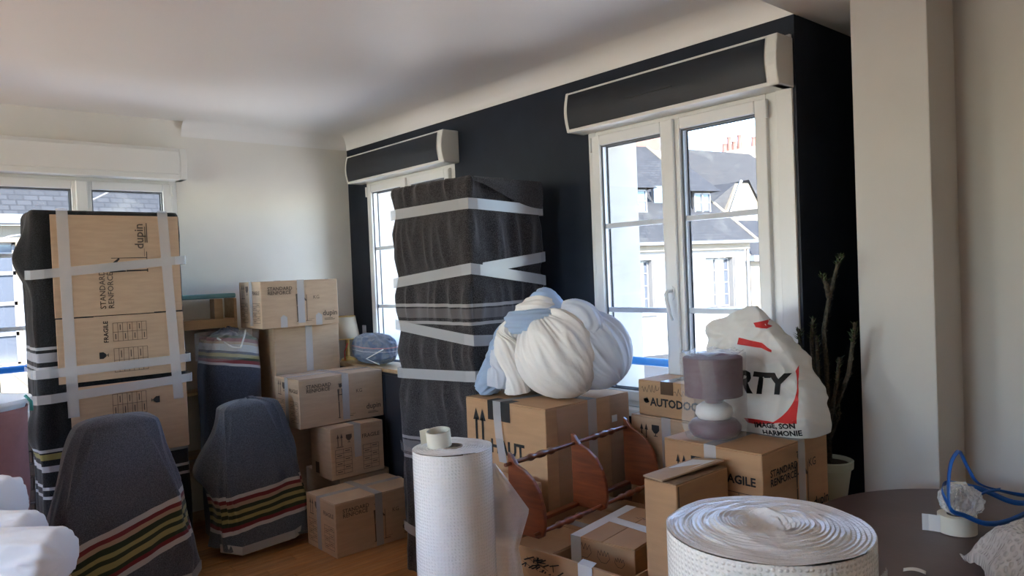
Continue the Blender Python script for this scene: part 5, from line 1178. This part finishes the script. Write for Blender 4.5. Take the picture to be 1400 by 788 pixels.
# parcel tape roll standing on the upright roll
def tape_roll(name, loc, rot, r0, r1, wd, label):
    t = empty(name, loc, 0, label, 'tape')
    t.rotation_euler = rot
    MB().lathe([(r1, 0), (r1, wd)], 48, capb=False, capt=False).build('tape_layers', M['tape_side'], t, smooth=True)
    MB().lathe([(r1, 0.0), (r0, 0.0)], 48, capb=False, capt=False).build('side_face', M['tape_side'], t); MB().lathe([(r1, wd), (r0, wd)], 48, capb=False, capt=False).build('side_face', M['tape_side'], t)
    MB().lathe([(r0, 0), (r0, wd)], 48, capb=False, capt=False).build('core', M['core'] if r0 < 0.03 else M['tape_side'], t, smooth=True)
    return t
t1 = tape_roll('tape_roll', (3.070, -1.420, 1.001), (0.12, 0.05, 0), 0.036, 0.0395, 0.050, 'roll of cream packing tape on top of the upright bubble wrap roll')
strip_part(t1, [(-0.0395, 0.0, 0.025), (-0.055, -0.01, 0.024), (-0.062, -0.03, 0.022)], (0, 0, 0.024), 'loose_end', 'tape_side')
t2 = tape_roll('tape_roll', (4.262, -0.46, 0.752), (0, 0, 0), 0.026, 0.050, 0.050, 'roll of cream packing tape on the brown table beside blue strap')
strip_part(t2, [(-0.030, -0.042, 0.025), (-0.06, -0.045, 0.024), (-0.075, -0.052, 0.024)], (0, 0, 0.024), 'loose_end', 'paper')
blob(0.047, 0.043, 0.078, 3.1, 0.25, 70, 40, 0.8, 4.0).build('crumpled_film', M['film_bright'], t2, smooth=False).location = (0.01, 0.005, 0.048)
strip_part(t2, [(-0.02, 0.02, 0.09), (-0.015, 0.02, 0.135), (0.005, 0.02, 0.14), (0.01, 0.02, 0.13)], (0.012, 0.008, 0), 'tape_tab', 'tape_side')
# blue strapping loop
stp = empty('strapping_band', (4.262, -0.46, 0.752), 0.0, 'loop of blue plastic strapping lying over tape roll on table', 'strap')
def ribbon(pts, wv, name, m, parent, wd=0.0075, n=60):
    P = [Vector(p) for p in pts]; k = len(P) - 1
    def at(t):
        s = t * k; i = min(int(s), k - 1); q = s - i; p0, p1, p2, p3 = P[max(i - 1, 0)], P[i], P[i + 1], P[min(i + 2, k)]
        return 0.5 * ((2 * p1) + (p2 - p0) * q + (2 * p0 - 5 * p1 + 4 * p2 - p3) * q * q + (3 * p1 - p0 - 3 * p2 + p3) * q ** 3)
    W = [Vector(x).normalized() for x in wv]
    def fn(u, v):
        s = v * (len(W) - 1); i = min(int(s), len(W) - 2); q = s - i; wn = (W[i] * (1 - q) + W[i + 1] * q).normalized()
        return at(v) + wn * wd * (u * 2 - 1)
    return MB().grid(fn, 1, n).build(name, m, parent, smooth=True, solid=0.0012)
def LV(l, z, d=0.0): return (0.66 * l + 0.75 * d, 0.75 * l - 0.66 * d, z)
ribbon([LV(0.25, 0.085, 0.0), LV(0.16, 0.10, -0.02), LV(0.085, 0.125, -0.03), LV(0.055, 0.17, -0.03), LV(0.030, 0.215, -0.02), LV(0.010, 0.232, 0.0), LV(-0.03, 0.205, 0.03), LV(-0.056, 0.15, 0.06), LV(-0.058, 0.09, 0.07), LV(-0.02, 0.07, 0.07), LV(0.04, 0.045, 0.07), LV(0.12, 0.045, 0.05), LV(0.25, 0.07, 0.0)],
       [(0.2, -0.3, 1), (0.75, -0.66, 0.5), (0.9, -0.5, 0), (0.9, -0.5, 0), (0.75, -0.6, 0.3), (0.3, -0.3, 1), (0, 0, 1), (0, 0, 1)], 'strap_loop', M['strap'], stp, n=120)
ribbon([LV(-0.058, 0.09, 0.07), LV(-0.04, 0.118, 0.0), LV(0.0, 0.125, -0.05), LV(0.05, 0.115, -0.06), LV(0.10, 0.105, -0.04), LV(0.18, 0.07, -0.02), LV(0.26, 0.075, 0.0)], [(0, 0, 1), (0.3, 0.3, 1), (0, 0, 1)], 'strap_loop', M['strap'], stp, n=70)
ribbon([LV(0.04, 0.02, 0.0), LV(0.055, 0.07, -0.01), LV(0.09, 0.10, -0.02), LV(0.14, 0.11, -0.02)], [(0, 0, 1), (0.3, 0.3, 1)], 'strap_loop', M['strap'], stp, 0.005, n=30)
blob(0.03, 0.025, 0.05, 1.0, 0.2, 40, 24).build('strap_knot', M['strap'], stp, smooth=True).location = LV(0.245, 0.05, 0.0)
ribbon([LV(0.255, 0.06, 0), LV(0.25, 0.03, 0.02), LV(0.245, 0.003, 0.02)], [(1, 0, 0), (1, 0, 0)], 'strap_tail', M['strap'], stp, n=20)
# crumpled bubble wrap at the table's right
cbw = empty('bubble_wrap_piece', (4.565, -0.70, 0.752), 0.0, 'crumpled sheet of bubble wrap on the brown table under the strap', 'bubble wrap')
def fn(u, v):
    x = (u - 0.5) * 0.34; y = (v - 0.5) * 0.30
    e = math.sin(PI * u) ** 0.5 * math.sin(PI * v) ** 0.5
    z = (0.10 * e + 0.045 * ridge(u * 3.1, v * 3.3, 1.5) * (0.3 + e) + 0.02 * ridge(u * 7, v * 7, 4))
    return (x + 0.02 * nz(u * 4, v * 4, 1), y + 0.02 * nz(u * 4, v * 4, 6), max(z, 0.002))
q = MB().grid(fn, 60, 60).build('sheet', bubble_mat('bubble_wrap_scrap', (30, 27), 0.7, (0.88, 0.89, 0.92), 0.8), cbw, smooth=True); q.rotation_euler = (0, 0, 0.7)
pp = tag(MB().grid(lambda u, v: ((u - 0.5) * 0.05, (v - 0.5) * 0.014, 0.002 + 0.006 * math.sin(u * 3.0) + 0.003 * v), 10, 3).build('paper_scrap', M['paper'], smooth=True, solid=0.0006), 'small torn white paper scrap on brown table', 'paper')
pp.location = (4.285, -0.838, 0.7515); pp.rotation_euler = (0, 0, 0.3)

# ------------------------------------------------------------------ left foreground: white duvets and pink hamper
carton(1.76, 2.36, -2.92, -2.32, 0, 0.610, 'plain carton under the slimmest rolled white duvet')
carton(1.19, 1.74, -2.92, -2.34, 0, 0.610, 'plain carton under the thickest rolled white duvet')
def duvet(loc, L, r, seed, label):
    d = empty('rolled_duvet', loc, math.atan2(0.75, 0.66), label, 'duvet', 'rolled white duvets')
    def fn(u, v):
        a = 2 * PI * u; x = -L * (1 - v)
        k = min(1.0, (1 - v) / 0.10, v / 0.1); q = max(0.0, 1 - (1 - k) ** 3) ** 0.55
        f = r * q * (1 + 0.13 * ridge(math.cos(a) * 1.6, math.sin(a) * 1.6, v * 2.2 + seed) + 0.05 * ridge(math.cos(a) * 4, math.sin(a) * 4, v * 5 + seed)) if 0 < k else 0.0
        return (x, f * math.cos(a) * 1.15, max(f * math.sin(a), -r * 0.96))
    MB().grid(fn, 80, 70, closed_u=True).build('roll', M['duvet'], d, smooth=True)
    def sp(u, v):
        a = u * 4.5 * PI; rr_ = r * (0.9 - 0.8 * u); return (-0.012 + 0.02 * (1 - u) * 0 + 0.006 * v, rr_ * math.cos(a), rr_ * math.sin(a))
    return d
duvet((2.346, -2.350, 0.708), 0.5, 0.086, 1.0, 'slimmest white rolled duvet, nearest the bubble wrap rolls')
duvet((2.026, -2.379, 0.705), 0.5, 0.080, 4.0, 'middle one of three white rolled duvets lying side by side')
duvet((1.658, -2.398, 0.732), 0.5, 0.106, 7.0, 'thickest white rolled duvet, next to the pink hamper')
hp = empty('laundry_hamper', (0.93, -2.47, 0), 0.0, 'tall dusty pink canvas laundry hamper with white lining', 'hamper')
def fn(u, v):
    a = 2 * PI * u; z = 1.03 * v; r = (0.185 + 0.035 * v) * (1 + 0.04 * ridge(u * 6, v * 2, 3) + 0.02 * nz(u * 9, v * 8)); return (r * math.cos(a), r * math.sin(a), z)
MB().grid(fn, 90, 50, closed_u=True).build('canvas', M['pink'], hp, smooth=True, solid=0.004)
def fn(u, v):
    a = 2 * PI * u; b = v * 1.5 * PI; r = 0.228 + 0.014 * math.cos(b - 0.6) + 0.008 * nz(u * 9, v * 2); return (r * math.cos(a), r * math.sin(a), 1.04 + 0.03 * math.sin(b + 0.4) + 0.01 * nz(u * 8, 3))
MB().grid(fn, 90, 14, closed_u=True).build('lining', M['duvet'], hp, smooth=True)
part_box('bottom', (-0.12, -0.12, 0.002), (0.12, 0.12, 0.012), M['pink'], hp)
MB().tube([(0.10, 0.205, 1.08), (0.115, 0.225, 1.05), (0.12, 0.225, 1.01)], 0.007, 8).build('clip', M['teal_clip'], hp, smooth=True)
# open end wall detail: faint wire on the right-hand wall
tag(MB().tube([(4.45, 0.297, 1.47), (4.50, 0.29, 1.46), (4.56, 0.285, 1.445)], 0.0025, 6).build('wire_end', M['black'], smooth=True), 'thin dark wire end sticking out of the right-hand wall', 'wire')
